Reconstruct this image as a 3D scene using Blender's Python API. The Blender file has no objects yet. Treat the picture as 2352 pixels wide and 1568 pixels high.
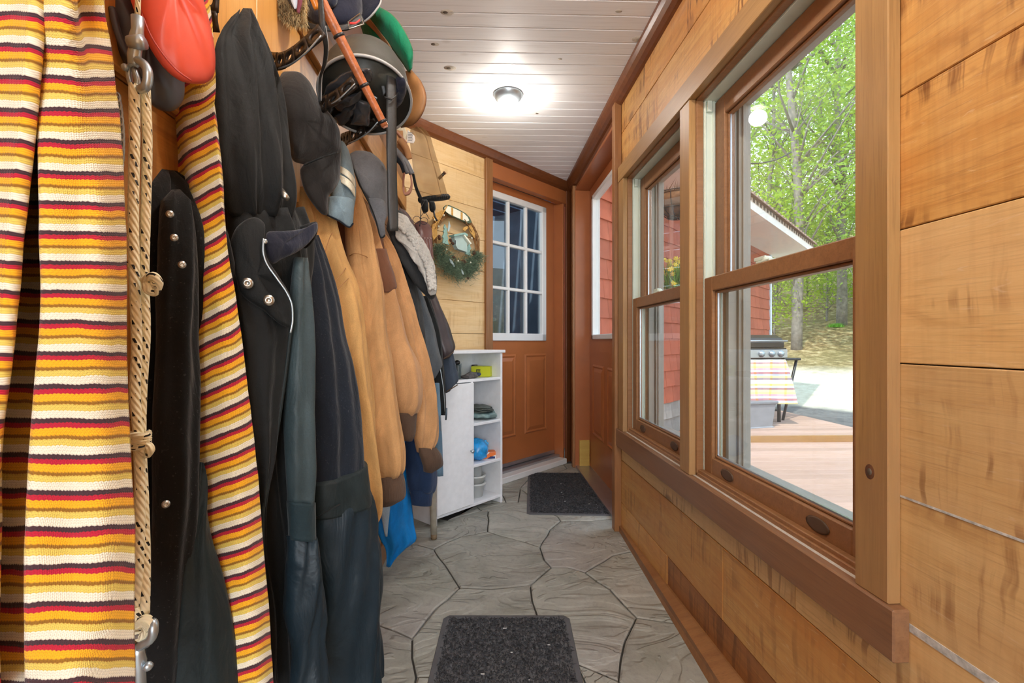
import bpy, bmesh, math, random
import numpy as np
from mathutils import Vector, Matrix, noise
random.seed(11); rng = np.random.default_rng(11)
SC = bpy.context.scene; COL = SC.collection
def C(r, g, b):
    g_ = lambda c: (c/255/12.92) if c/255 <= .04045 else ((c/255+.055)/1.055)**2.4
    return (g_(r), g_(g), g_(b), 1.0)
# ---------------------------------------------------------------- camera, sky, sun, large lights, exposure
FPX, CX, CY, EYE, YAW = 1100.0, 1176.0, 784.5, 0.97, math.radians(3.33)
sA, cA = math.sin(YAW), math.cos(YAW)
Rv, Fv = Vector((cA, -sA, 0)), Vector((sA, cA, 0))
cam = bpy.data.objects.new('camera', bpy.data.cameras.new('camera')); COL.objects.link(cam)
cam.data.sensor_width = 36; cam.data.lens = 36*FPX/2352; cam.data.clip_start = .02; cam.data.clip_end = 300
cam.location = (0, 0, EYE); cam.rotation_euler = (math.pi/2, 0, -YAW); SC.camera = cam
SC.view_settings.view_transform = 'Standard'; SC.view_settings.look = 'None'
SC.view_settings.gamma = 1; SC.view_settings.use_curve_mapping = False
SC.view_settings.exposure = 0.25
SC.cycles.max_bounces = 10; SC.cycles.transparent_max_bounces = 24; SC.cycles.diffuse_bounces = 5
SC.cycles.use_denoising = True
W = bpy.data.worlds.new('sky'); SC.world = W; W.use_nodes = True
_n = W.node_tree.nodes; _l = W.node_tree.links; _bg = _n['Background']
_tc = _n.new('ShaderNodeTexCoord'); _sx = _n.new('ShaderNodeSeparateXYZ'); _rp = _n.new('ShaderNodeValToRGB')
_l.new(_tc.outputs['Generated'], _sx.inputs[0]); _l.new(_sx.outputs['Z'], _rp.inputs[0]); _l.new(_rp.outputs[0], _bg.inputs['Color'])
_rp.color_ramp.elements[0].color = (.84, .92, 1, 1); _rp.color_ramp.elements[1].position = .9; _rp.color_ramp.elements[1].color = (.52, .72, 1, 1)
_bg.inputs['Strength'].default_value = 2.9
def light(name, kind, loc, aim, energy, color=(1, 1, 1), size=.3, size_y=None, **kw):
    d = bpy.data.lights.new(name, kind); d.energy = energy; d.color = color
    if kind == 'AREA':
        d.size = size
        if size_y: d.shape = 'RECTANGLE'; d.size_y = size_y
    if kind in ('POINT', 'SPOT'): d.shadow_soft_size = size
    for k, v in kw.items(): setattr(d, k, v)
    o = bpy.data.objects.new(name, d); COL.objects.link(o); o.location = loc
    o.rotation_euler = (Vector(aim)-Vector(loc)).to_track_quat('-Z', 'Y').to_euler(); return o
light('sun', 'SUN', (0, 0, 9), (1.3, 1.7, 6), 4.6, (1, .95, .88), angle=.02)
# added area light behind the camera, a soft fill with no window in view
light('rear_fill_light', 'AREA', (.12, -1.95, 1.15), (.12, 0, 1.35), 40, (.86, .94, 1), 1.0, 1.5)
# ---------------------------------------------------------------- helpers
def P(px, py, d): return Fv*d + Rv*((px-CX)/FPX*d) + Vector((0, 0, EYE+(CY-py)/FPX*d))
def FL(px, py, z=0.): return P(px, py, FPX*(EYE-z)/(py-CY))
def newmesh(name, v, f, mat=None, smooth=True, uv=None, bev=0, sub=0):
    me = bpy.data.meshes.new(name); me.from_pydata([tuple(p) for p in v], [], f)
    if uv is not None:
        ul = me.uv_layers.new(name='UVMap'); li = np.empty(len(me.loops), dtype=np.int32); me.loops.foreach_get('vertex_index', li)
        ul.data.foreach_set('uv', np.asarray(uv, dtype=np.float32)[li].ravel())
    if bev:
        b = bmesh.new(); b.from_mesh(me); bmesh.ops.bevel(b, geom=b.edges[:], offset=bev, segments=1, affect='EDGES', profile=.5, clamp_overlap=True); b.to_mesh(me); b.free()
    b = bmesh.new(); b.from_mesh(me); bmesh.ops.recalc_face_normals(b, faces=b.faces[:]); b.to_mesh(me); b.free()
    if smooth: me.polygons.foreach_set('use_smooth', [True]*len(me.polygons))
    if mat: me.materials.append(mat)
    return me
WM = {}
def put(name, me, parent=None, mx=None):
    o = bpy.data.objects.new(name, me); COL.objects.link(o)
    mx = mx.copy() if mx is not None else Matrix.Identity(4)
    o.matrix_basis = mx; WM[o] = mx
    if parent is not None:
        o.parent = parent; o.matrix_parent_inverse = WM[parent].inverted()
    return o
def tag(o, label=None, cat=None, group=None, kind=None):
    if label: o['label'] = label
    if cat: o['category'] = cat
    if group: o['group'] = group
    if kind: o['kind'] = kind
    return o
def thing(name, label, cat, loc=(0, 0, 0), group=None):
    return tag(put(name, None, None, Matrix.Translation(Vector(loc))), label, cat, group)
def struct(name, loc=(0, 0, 0), mx=None):
    return tag(put(name, None, None, mx or Matrix.Translation(Vector(loc))), kind='structure')
BOXF = [(0, 1, 3, 2), (4, 6, 7, 5), (0, 4, 5, 1), (2, 3, 7, 6), (0, 2, 6, 4), (1, 5, 7, 3)]
def boxv(a, b): return [(x, y, z) for x in (a[0], b[0]) for y in (a[1], b[1]) for z in (a[2], b[2])]
def box(name, a, b, mat, parent=None, mx=None, bev=.002, smooth=False):
    """box from corner a to corner b in the frame mx; its own origin at the middle"""
    a, b = Vector(a), Vector(b); c = (a+b)/2
    me = newmesh(name, boxv(a-c, b-c), BOXF, mat, smooth, bev=bev)
    return put(name, me, parent, (mx or Matrix.Identity(4)) @ Matrix.Translation(c))
def board(name, a, b, w, t, mat, up=(0, 0, 1), parent=None, bev=.002):
    """board from a to b; width w along up, thickness t; local X runs along the grain"""
    a, b = Vector(a), Vector(b); x = (b-a); L = x.length; x.normalize(); y = Vector(up); y = (y-x*y.dot(x)).normalized(); z = x.cross(y)
    mx = Matrix((x, y, z)).transposed().to_4x4(); mx.translation = (a+b)/2
    return put(name, newmesh(name, boxv((-L/2, -w/2, -t/2), (L/2, w/2, t/2)), BOXF, mat, False, bev=bev), parent, mx)
class MB:
    def __init__(s): s.v = []; s.f = []; s.uv = []
    def add(s, v, f, uv=None):
        n = len(s.v); s.v += [tuple(p) for p in v]; s.f += [tuple(i+n for i in q) for q in f]
        s.uv += list(uv) if uv is not None else [(0, 0)]*len(v); return s
    def box(s, a, b, mx=None):
        v = [Vector(p) for p in boxv(a, b)]
        return s.add([mx @ p for p in v] if mx else v, BOXF)
    def tube(s, pts, r, n=8, cap=True, flat=1.):
        pts = [Vector(p) for p in pts]; m = len(pts); rs = [r]*m if np.isscalar(r) else list(r)
        if len(rs) != m: rs = list(np.interp(np.linspace(0, 1, m), np.linspace(0, 1, len(rs)), rs))
        t0 = (pts[1]-pts[0]).normalized(); nrm = t0.orthogonal().normalized(); v = []; uv = []; L = 0
        for i in range(m):
            t = (pts[min(i+1, m-1)]-pts[max(i-1, 0)]).normalized()
            nrm = (nrm-t*nrm.dot(t)).normalized(); bn = t.cross(nrm)
            if i: L += (pts[i]-pts[i-1]).length
            for k in range(n):
                a = 2*math.pi*k/n; v.append(pts[i]+(nrm*math.cos(a)+bn*math.sin(a)*flat)*rs[i]); uv.append((k/n, L))
        f = [(i*n+k, i*n+(k+1) % n, (i+1)*n+(k+1) % n, (i+1)*n+k) for i in range(m-1) for k in range(n)]
        if cap: f += [tuple(range(n)), tuple((m-1)*n+k for k in range(n))]
        return s.add(v, f, uv)
    def lathe(s, prof, mx=None, n=24, sx=1., closed=False):
        v = []; m = len(prof)
        for r, z in prof:
            for k in range(n):
                a = 2*math.pi*k/n; v.append(Vector((r*math.cos(a)*sx, r*math.sin(a), z)))
        f = [(i*n+k, i*n+(k+1) % n, (i+1)*n+(k+1) % n, (i+1)*n+k) for i in range(m-1) for k in range(n)]
        if closed: f += [((m-1)*n+k, (m-1)*n+(k+1) % n, (k+1) % n, k) for k in range(n)]
        else: f += [tuple(range(n)), tuple((m-1)*n+k for k in range(n))]
        return s.add([mx @ p for p in v] if mx else v, f)
    def prism(s, poly, z0, z1, mx=None):
        n = len(poly); v = [Vector((x, y, z)) for z in (z0, z1) for x, y in poly]
        f = [tuple(range(n)), tuple(range(n, 2*n))]+[(k, (k+1) % n, n+(k+1) % n, n+k) for k in range(n)]
        return s.add([mx @ p for p in v] if mx else v, f)
    def ball(s, c, r, n=10, sc=(1, 1, 1), mx=None):
        c = Vector(c); v = []; f = []; m = max(4, n//2)
        for i in range(m+1):
            for k in range(n):
                th = math.pi*i/m; ph = 2*math.pi*k/n
                p = Vector((math.sin(th)*math.cos(ph)*sc[0], math.sin(th)*math.sin(ph)*sc[1], math.cos(th)*sc[2]))*r
                v.append(c+((mx @ p) if mx else p))
        for i in range(m):
            for k in range(n): f.append((i*n+k, i*n+(k+1) % n, (i+1)*n+(k+1) % n, (i+1)*n+k))
        return s.add(v, f)
    def build(s, name, mat, parent=None, smooth=True, bev=0, mx=None):
        return put(name, newmesh(name, s.v, s.f, mat, smooth, s.uv, bev), parent, mx)
def frame(c, z, x=None):
    z = Vector(z).normalized(); x = Vector(x) if x is not None else z.orthogonal(); x = (x-z*x.dot(z)).normalized()
    m = Matrix((x, z.cross(x), z)).transposed().to_4x4(); m.translation = Vector(c); return m
def spl(pts, n):
    """smooth curve through control points (any dimension)"""
    p = np.array([list(q) for q in pts], float); m = len(p)
    d = np.r_[0, np.cumsum(np.maximum(np.linalg.norm(np.diff(p, axis=0), axis=1), 1e-9))]
    return herm(d, p, np.linspace(0, d[-1], n))
def herm(x, y, xs):
    x = np.asarray(x, float); y = np.asarray(y, float)
    if len(x) == 2: sl = np.array([(y[1]-y[0])/(x[1]-x[0])]*2)
    else:
        h = np.diff(x); dl = np.diff(y, axis=0)/(h[:, None] if y.ndim > 1 else h); sl = np.zeros_like(y)
        sl[0], sl[-1] = dl[0], dl[-1]; sl[1:-1] = (dl[:-1]+dl[1:])/2
        same = dl[:-1]*dl[1:] > 0; mn = 3*np.minimum(np.abs(dl[:-1]), np.abs(dl[1:]))
        sl[1:-1] = np.where(same, np.sign(sl[1:-1])*np.minimum(np.abs(sl[1:-1]), mn), sl[1:-1]*.35)
    i = np.clip(np.searchsorted(x, xs, side='right')-1, 0, len(x)-2); h = x[i+1]-x[i]; t = (xs-x[i])/h
    if y.ndim > 1: t = t[:, None]; h = h[:, None]
    return (2*t**3-3*t**2+1)*y[i]+(t**3-2*t**2+t)*h*sl[i]+(-2*t**3+3*t**2)*y[i+1]+(t**3-t**2)*h*sl[i+1]
def Pn(px, py, d):
    px, py, d = np.broadcast_arrays(np.asarray(px, float), np.asarray(py, float), np.asarray(d, float)); q = (px-CX)/FPX*d
    return np.stack([sA*d+cA*q, cA*d-sA*q, EYE+(CY-py)/FPX*d], -1)
def wob(v, amp, sc, seed):
    if amp:
        for i in range(len(v)):
            p = Vector(v[i])*sc+Vector((seed*7.3, seed*3.1, 0)); p.z *= .55
            v[i] = v[i]+np.array(noise.noise_vector(p))*amp+np.array(noise.noise_vector(p*2.7))*amp*.4
    return v
def loft(name, lv, mat, parent=None, nu=44, nv=40, folds=(), wr=.004, ws=14, seed=1, pw=.55, tilt=0.):
    """hanging cloth body: rows (py, left px, right px, left depth, right depth, thickness); closed, with real thickness and folds"""
    lv = sorted(lv); a = np.array(lv, float); ys = np.linspace(a[0, 0], a[-1, 0], nv); g = herm(a[:, 0], a[:, 1:], ys)
    h = nu//2; V = np.zeros((nv, nu, 3)); U = np.zeros((nv, nu, 2))
    t = np.r_[np.linspace(0, 1, h, endpoint=False), np.linspace(1, 0, nu-h, endpoint=False)]
    sgn = np.r_[np.ones(h), -np.ones(nu-h)]; ln = 0
    prev = None
    for i in range(nv):
        L = Pn(g[i, 0], ys[i], g[i, 2]); Rr = Pn(g[i, 1], ys[i]+tilt, g[i, 3]); ax = Rr-L
        n = np.array([ax[1], -ax[0], 0]); n /= np.linalg.norm(n)+1e-9
        if n @ -((L+Rr)/2*np.array([1, 1, 0])) < 0: n = -n
        v = i/(nv-1); b = (np.sin(np.pi*np.clip(t, 0, 1))**pw)*g[i, 4]/2
        fo = sum(am*np.sin(2*np.pi*(fr*t+ph+dr*v)) for am, fr, ph, dr in folds) if folds else 0*t
        fo = fo*np.sin(np.pi*t)**.4*np.where(sgn > 0, 1, .3)
        V[i] = L+ax*t[:, None]+n*(sgn*b+fo)[:, None]
        c = (L+Rr)/2
        if prev is not None: ln += np.linalg.norm(c-prev)
        prev = c; U[i, :, 0] = t*np.linalg.norm(ax); U[i, :, 1] = ln
    v = wob(list(V.reshape(-1, 3)), wr, ws, seed)
    f = [(i*nu+k, i*nu+(k+1) % nu, (i+1)*nu+(k+1) % nu, (i+1)*nu+k) for i in range(nv-1) for k in range(nu)]
    f += [tuple(range(nu)), tuple((nv-1)*nu+k for k in range(nu))]
    return put(name, newmesh(name, v, f, mat, True, U.reshape(-1, 2)), parent)
def drape(name, rows, mat, parent=None, th=.006, nu=40, nv=60, wr=.001, ws=20, seed=1, shear=(0, 0), sag=0, vref=None):
    """open sheet of cloth: rows (py, [(px, depth), ...]) with equal node counts, given thickness th"""
    rows = sorted(rows, key=lambda r: r[0]); a = np.array([[c for nd in r[1] for c in nd] for r in rows], float); y0 = [r[0] for r in rows]
    ys = np.linspace(y0[0], y0[-1], nv); g = herm(y0, a, ys); A = np.zeros((nv, nu, 3)); U = np.zeros((nv, nu, 2)); ln = 0
    for i in range(nv):
        nd = g[i].reshape(-1, 2); w = nd.copy(); w[:, 1] *= 1500; s = np.r_[0, np.cumsum(np.linalg.norm(np.diff(w, axis=0), axis=1))]
        q = herm(s, nd, np.linspace(0, s[-1], nu)); tt = np.linspace(-1, 1, nu); A[i] = Pn(q[:, 0], ys[i]+sag*(1-tt**2)*(i/(nv-1)), q[:, 1])
        if i: ln += np.linalg.norm(A[i, nu//2]-A[i-1, nu//2])
        u = np.r_[0, np.cumsum(np.linalg.norm(np.diff(A[i], axis=0), axis=1))]
        k = shear[0]+(shear[1]-shear[0])*i/(nv-1); U[i, :, 0] = u; U[i, :, 1] = ln+k*np.linspace(-.5, .5, nu)
    if vref: U[:, :, 1] -= np.interp(vref[0], ys, U[:, nu//2, 1])-vref[1]
    A = np.array(wob(list(A.reshape(-1, 3)), wr, ws, seed)).reshape(nv, nu, 3)
    du = np.gradient(A, axis=1); dv = np.gradient(A, axis=0); N = np.cross(du, dv); N /= np.linalg.norm(N, axis=2, keepdims=True)+1e-9
    v = np.r_[(A+N*th/2).reshape(-1, 3), (A-N*th/2).reshape(-1, 3)]; o = nv*nu
    f = [(i*nu+k, i*nu+k+1, (i+1)*nu+k+1, (i+1)*nu+k) for i in range(nv-1) for k in range(nu-1)]
    f += [tuple(o+j for j in reversed(q)) for q in f]
    for i in range(nv-1):
        for k in (0, nu-1): f.append((i*nu+k, (i+1)*nu+k, o+(i+1)*nu+k, o+i*nu+k))
    for k in range(nu-1):
        for i in (0, nv-1): f.append((i*nu+k, i*nu+k+1, o+i*nu+k+1, o+i*nu+k))
    return put(name, newmesh(name, v, f, mat, True, np.r_[U.reshape(-1, 2), U.reshape(-1, 2)]), parent)
def pillow(name, poly, mat, parent=None, th=.04, n=64, rings=9, wr=.003, ws=22, seed=1, smooth=True, back=1., pw=.5, cen=None):
    """cushion-like solid with the given outline (px, py, depth)"""
    p = list(poly)+[poly[0]]
    if smooth: q = spl(p, n+1)[:-1]
    else:
        pp = np.array(p, float); s = np.r_[0, np.cumsum(np.linalg.norm(np.diff(pp[:, :2], axis=0), axis=1))]
        q = np.stack([np.interp(np.linspace(0, s[-1], n+1)[:-1], s, pp[:, j]) for j in range(3)], 1)
    c = np.array(cen, float) if cen is not None else q.mean(0); v = []; f = []
    def ring(s, sg):
        w = (1-s)*.75; dq = q-c; rl_ = np.linalg.norm(dq[:, :2], axis=1, keepdims=True); dq = dq*np.c_[np.repeat((1-w)+w*rl_.mean()/rl_, 2, 1), np.ones(len(q))]; e = c+dq*s; b = th/2*(1-s**2.2)**pw*sg; return Pn(e[:, 0], e[:, 1], e[:, 2]-b)
    ss = np.cos(np.linspace(0, math.pi/2*.93, rings))
    v += list(ring(1, 0))
    for s in ss[1:]: v += list(ring(s, 1))
    nf = len(v); v.append(Pn(c[0], c[1], c[2]-th/2))
    for r in range(rings-1): f += [(r*n+k, r*n+(k+1) % n, (r+1)*n+(k+1) % n, (r+1)*n+k) for k in range(n)]
    f += [((rings-1)*n+k, (rings-1)*n+(k+1) % n, nf) for k in range(n)]
    b0 = len(v)
    for s in ss[1:]: v += list(ring(s, -back))
    nb = len(v); v.append(Pn(c[0], c[1], c[2]+th/2*back))
    f += [(k, b0+k, b0+(k+1) % n, (k+1) % n) for k in range(n)]
    for r in range(rings-2): f += [(b0+r*n+k, b0+(r+1)*n+k, b0+(r+1)*n+(k+1) % n, b0+r*n+(k+1) % n) for k in range(n)]
    f += [(b0+(rings-2)*n+(k+1) % n, b0+(rings-2)*n+k, nb) for k in range(n)]
    return put(name, newmesh(name, wob(v, wr, ws, seed), f, mat), parent)
def strip(name, A, B, mat, parent=None, th=.004, n=40, m=8, bulge=0.):
    """curved band between two outlines (px, py, depth), e.g. a cap brim"""
    a, b = spl(A, n), spl(B, n); rows = []
    for j in range(m):
        t = j/(m-1); e = a+(b-a)*t; rows.append(Pn(e[:, 0], e[:, 1], e[:, 2]-bulge*math.sin(math.pi*t)))
    G = np.array(rows).transpose(1, 0, 2); du = np.gradient(G, axis=1); dv = np.gradient(G, axis=0); N = np.cross(du, dv); N /= np.linalg.norm(N, axis=2, keepdims=True)+1e-9
    v = np.r_[(G+N*th/2).reshape(-1, 3), (G-N*th/2).reshape(-1, 3)]; o = n*m
    f = [(i*m+k, i*m+k+1, (i+1)*m+k+1, (i+1)*m+k) for i in range(n-1) for k in range(m-1)]
    f += [tuple(o+j for j in reversed(q)) for q in f]
    for i in range(n-1):
        for k in (0, m-1): f.append((i*m+k, (i+1)*m+k, o+(i+1)*m+k, o+i*m+k))
    for k in range(m-1):
        for i in (0, n-1): f.append((i*m+k, i*m+k+1, o+i*m+k+1, o+i*m+k))
    return put(name, newmesh(name, v, f, mat), parent)
def tubep(name, pts, r, mat, parent=None, n=24, sides=8, smooth=True):
    """tube through (px, py, depth) points"""
    q = spl(pts, n) if smooth else np.array(pts, float)
    return MB().tube([Vector(p) for p in Pn(q[:, 0], q[:, 1], q[:, 2])], r, sides).build(name, mat, parent)
def hairs(name, items, w, mat, parent=None, kind='stuff'):
    """many thin tapered blades: items (base, tip)"""
    m = MB()
    for b, t in items:
        b, t = Vector(b), Vector(t); s = (t-b).orthogonal().normalized()*w
        s = Matrix.Rotation(random.random()*6.28, 3, (t-b).normalized()) @ s
        m.add([b-s, b+s, t], [(0, 1, 2)])
    o = m.build(name, mat, parent, smooth=False); o['kind'] = kind; return o
# ---------------------------------------------------------------- materials
MATS = {}
class NT:
    def __init__(s, name):
        s.m = bpy.data.materials.new(name); s.m.use_nodes = True; s.t = s.m.node_tree; s.b = s.t.nodes['Principled BSDF']
    def n(s, typ, props=None, **inp):
        x = s.t.nodes.new('ShaderNode'+typ)
        for k, v in (props or {}).items(): setattr(x, k, v)
        for k, v in inp.items():
            i = x.inputs[int(k[1:])] if k[0] == '_' and k[1:].isdigit() else x.inputs[k.replace('__', ' ')]
            s.set(i, v)
        return x
    def set(s, i, v):
        if isinstance(v, bpy.types.NodeSocket): s.t.links.new(v, i)
        elif isinstance(v, bpy.types.Node): s.t.links.new(v.outputs[0], i)
        else: i.default_value = v
    def math(s, op, a, b=0.): return s.n('Math', {'operation': op}, _0=a, _1=b).outputs[0]
    def ramp(s, fac, stops, interp='LINEAR'):
        x = s.n('ValToRGB', None, Fac=fac); e = x.color_ramp.elements; x.color_ramp.interpolation = interp
        while len(e) < len(stops): e.new(.5)
        for el, (p, c) in zip(e, stops): el.position = p; el.color = c if len(c) == 4 else (*c, 1)
        return x.outputs[0]
    def mix(s, fac, a, b, blend='MIX'):
        x = s.n('Mix', {'data_type': 'RGBA', 'blend_type': blend}); s.set(x.inputs[0], fac); s.set(x.inputs[6], a); s.set(x.inputs[7], b); return x.outputs[2]
    def noise(s, vec, scale, detail=3, rough=.5, dist=0.): return s.n('TexNoise', None, Vector=vec, Scale=scale, Detail=detail, Roughness=rough, Distortion=dist).outputs[0]
    def mapv(s, vec, sc=(1, 1, 1), loc=(0, 0, 0)): return s.n('Mapping', None, Vector=vec, Scale=sc, Location=loc).outputs[0]
    def bump(s, h, st=.3, dist=.01): s.set(s.b.inputs['Normal'], s.n('Bump', None, Strength=st, Distance=dist, Height=h).outputs[0])
    def fin(s, color=None, rough=None, metal=None, **kw):
        for k, v in (('Base Color', color), ('Roughness', rough), ('Metallic', metal)):
            if v is not None: s.set(s.b.inputs[k], v)
        for k, v in kw.items(): s.set(s.b.inputs[k.replace('__', ' ')], v)
        MATS[s.m.name] = s.m; return s.m
def obj_vec(k, spread=9.):
    tc = k.n('TexCoord').outputs['Object']; r = k.n('ObjectInfo').outputs['Random']
    return k.n('VectorMath', {'operation': 'ADD'}, _0=tc, _1=k.n('CombineXYZ', None, X=k.math('MULTIPLY', r, spread*3), Y=k.math('MULTIPLY', r, spread), Z=k.math('MULTIPLY', r, spread*2)).outputs[0]).outputs[0], r
def wood(name, c1, c2, dark, marks=.0, rough=.42, var=.22, knots=.6, sx=1.1, sy=13., scratch=0., tone2=None, bump=.12):
    k = NT(name); v, r = obj_vec(k)
    g = k.noise(k.mapv(v, (sx, sy, sy)), 3.2, 6, .62, .7)
    col = k.ramp(g, [(.28, c1), (.52, [(a+b)/2 for a, b in zip(c1, c2)][:3]), (.74, c2)])
    fine = k.noise(k.mapv(v, (4, 120, 120)), 2.2, 3, .6)
    col = k.mix(k.math('MULTIPLY', k.ramp(fine, [(.52, (0, 0, 0)), (.75, (1, 1, 1))]), .35), col, dark)
    broad = k.noise(k.mapv(v, (1, 2.2, 2.2)), 2.4, 3, .5)
    col = k.mix(k.math('MULTIPLY', k.ramp(broad, [(.42, (0, 0, 0)), (.68, (1, 1, 1))]), .65), col, tone2 or c2)
    if marks:
        dv = k.n('VectorMath', {'operation': 'ADD'}, _0=v, _1=k.n('VectorMath', {'operation': 'SCALE'}, _0=k.n('TexNoise', None, Vector=v, Scale=7, Detail=3).outputs[1], Scale=.05).outputs[0]).outputs[0]
        w = k.noise(k.mapv(dv, (30, 1.6, 1.6)), 1.6, 3, .55)
        msk = k.ramp(k.noise(k.mapv(v, (1.5, 3.2, 3.2), (4, 2, 0)), 2.6, 3, .55), [(.47, (0, 0, 0)), (.60, (1, 1, 1))])
        col = k.mix(k.math('MULTIPLY', k.math('MULTIPLY', k.ramp(w, [(.50, (0, 0, 0)), (.60, (1, 1, 1))]), msk), marks), col, dark)
        w2 = k.noise(k.mapv(v, (75, 5, 5)), 1.2, 2, .5)
        col = k.mix(k.math('MULTIPLY', k.ramp(w2, [(.45, (0, 0, 0)), (.65, (1, 1, 1))]), .13*marks), col, dark)
        sm = k.ramp(k.noise(k.mapv(v, (3.2, 9, 9), (1, 7, 0)), 2.2, 4, .65, 1.), [(.54, (0, 0, 0)), (.68, (1, 1, 1))])
        col = k.mix(k.math('MULTIPLY', sm, .6*marks), col, [x*.6+y*.4 for x, y in zip(c2, dark)])
    if scratch:
        s_ = k.noise(k.mapv(v, (9, 70, 20), (3, 1, 0)), 1.6, 3, .7, 1.2)
        col = k.mix(k.math('MULTIPLY', k.ramp(s_, [(.62, (0, 0, 0)), (.72, (1, 1, 1))]), scratch), col, (.78, .62, .42, 1))
    if knots:
        vo = k.n('TexVoronoi', None, Vector=k.mapv(v, (1.2, 2.4, 2.4)), Scale=1.55).outputs[0]
        col = k.mix(k.math('MULTIPLY', k.ramp(vo, [(.045, (1, 1, 1)), (.085, (0, 0, 0))]), knots), col, [c*.45 for c in dark[:3]]+[1])
    hs = k.n('HueSaturation', None, Color=col, Value=k.math('ADD', 1-var/2, k.math('MULTIPLY', r, var))).outputs[0]
    k.bump(k.math('ADD', g, k.math('MULTIPLY', fine, .4)), bump, .004)
    return k.fin(hs, rough)
def plain(name, col, rough=.5, metal=0., var=.1, sc=14, bump=0., bsc=60, **kw):
    k = NT(name); tc = k.n('TexCoord').outputs['Object']
    nz = k.noise(tc, sc, 4, .6)
    c = k.mix(k.ramp(nz, [(.3, (0, 0, 0)), (.7, (1, 1, 1))]), [x*(1-var) for x in col[:3]]+[1], [min(1, x*(1+var)) for x in col[:3]]+[1])
    if bump: k.bump(k.noise(tc, bsc, 4, .6), bump, .004)
    return k.fin(c, rough, metal, **kw)
def cloth(name, col, rough=.9, var=.16, weave=420, wb=.35, sheen=.25, lint=0., tint=None, crease=.6):
    k = NT(name); tc = k.n('TexCoord').outputs['Object']
    c = k.mix(k.ramp(k.noise(tc, 9, 5, .6), [(.3, (0, 0, 0)), (.7, (1, 1, 1))]), [x*(1-var) for x in col[:3]]+[1], [min(1, x*(1+var)) for x in col[:3]]+[1])
    f = k.noise(tc, weave, 2, .7)
    c = k.mix(k.math('MULTIPLY', k.ramp(f, [(.35, (1, 1, 1)), (.6, (0, 0, 0))]), .35), c, [x*.55 for x in col[:3]]+[1])
    if lint: c = k.mix(k.math('MULTIPLY', k.ramp(k.noise(tc, weave*.7, 1), [(.68, (0, 0, 0)), (.74, (1, 1, 1))]), lint), c, (.5, .5, .48, 1))
    cr = k.noise(k.mapv(tc, (1, 1, .42)), 17, 4, .55, .8)
    c = k.mix(k.math('MULTIPLY', k.ramp(cr, [(.42, (1, 1, 1)), (.58, (0, 0, 0))]), .36), c, [x*.5 for x in col[:3]]+[1])  # crease hollows darkened in the colour, as painted shade
    b1 = k.n('Bump', None, Strength=crease, Distance=.012, Height=cr).outputs[0]
    k.set(k.b.inputs['Normal'], k.n('Bump', None, Strength=wb, Distance=.0012, Height=f, Normal=b1).outputs[0])
    return k.fin(c, rough, 0, Specular__IOR__Level=.22, Sheen__Weight=sheen*.4, Sheen__Roughness=.5, Sheen__Tint=tint or (1, 1, 1, 1))
W_GOLD = wood('plank_golden', C(212, 166, 98), C(186, 130, 64), C(104, 54, 18), marks=.85, tone2=C(196, 128, 58), scratch=.25)
W_PALE = wood('plank_pale', C(224, 188, 130), C(206, 162, 102), C(120, 66, 28), marks=.55, tone2=C(216, 180, 130), scratch=.3)
W_BROWN = wood('plank_brown', C(172, 116, 60), C(126, 76, 38), C(62, 30, 12), marks=.5, tone2=C(150, 88, 40))
W_ORANGE = wood('plank_orange', C(212, 164, 96), C(192, 134, 68), C(110, 60, 22), marks=.4, tone2=C(198, 130, 62), scratch=.35)
W_BACK = wood('plank_straw', C(222, 192, 142), C(208, 168, 110), C(150, 96, 44), marks=.25, tone2=C(216, 190, 148), var=.12)
W_TRIM = wood('trim_wood', C(176, 136, 84), C(152, 114, 66), C(98, 64, 34), marks=0, knots=.8, tone2=C(158, 118, 80), sy=17, var=.16)
W_SILL = wood('sill_wood', C(146, 104, 70), C(120, 82, 52), C(76, 50, 32), knots=.5, tone2=C(134, 104, 82), var=.08)
W_SASH = wood('sash_wood', C(156, 110, 70), C(130, 90, 54), C(92, 60, 34), knots=0, tone2=C(142, 104, 70), sy=20, var=.1)
W_CROWN = wood('crown_wood', C(124, 72, 38), C(96, 52, 26), C(60, 32, 16), knots=0, tone2=C(118, 70, 40), rough=.3)
W_DOORTRIM = wood('door_trim_wood', C(160, 112, 66), C(128, 82, 44), C(70, 44, 24), knots=.3, tone2=C(120, 76, 40))
W_NEW = wood('repair_wood', C(206, 178, 92), C(188, 152, 70), C(150, 110, 50), knots=0)
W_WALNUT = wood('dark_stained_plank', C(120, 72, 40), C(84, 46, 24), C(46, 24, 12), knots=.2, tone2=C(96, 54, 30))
W_PINE = wood('pine_board', C(226, 176, 104), C(204, 146, 74), C(140, 84, 36), knots=.3, tone2=C(210, 150, 78), sy=9, sx=.9)
M_KNOTW = plain('wood_knot', C(96, 60, 38), .5, var=.3, sc=90)
M_SEAM = plain('tan_seam', C(158, 112, 66), .8)
W_STAIN = wood('wall_left_wood', C(196, 144, 78), C(156, 104, 54), C(84, 46, 20), marks=.3, tone2=C(150, 96, 46))
M_DOOR = plain('orange_brown_paint', C(168, 100, 56), .32, var=.07, sc=5, bump=.05)
M_WHITE = plain('white_paint', C(228, 228, 226), .4, var=.03, sc=6)
M_CAB = plain('white_cabinet', C(232, 233, 235), .38, var=.04, sc=30)
M_VINYL = plain('window_vinyl', C(214, 226, 212), .4, var=.04)
M_DUST = plain('dusty_ledge', C(196, 188, 176), .8, var=.12, sc=60)
M_OUTJ = plain('outer_jamb', C(168, 160, 148), .5, var=.05)
M_ALU = plain('aluminium', C(190, 192, 196), .35, .9, var=.05)
M_STEEL = plain('steel', C(176, 188, 196), .34, .8, var=.08)
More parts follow.
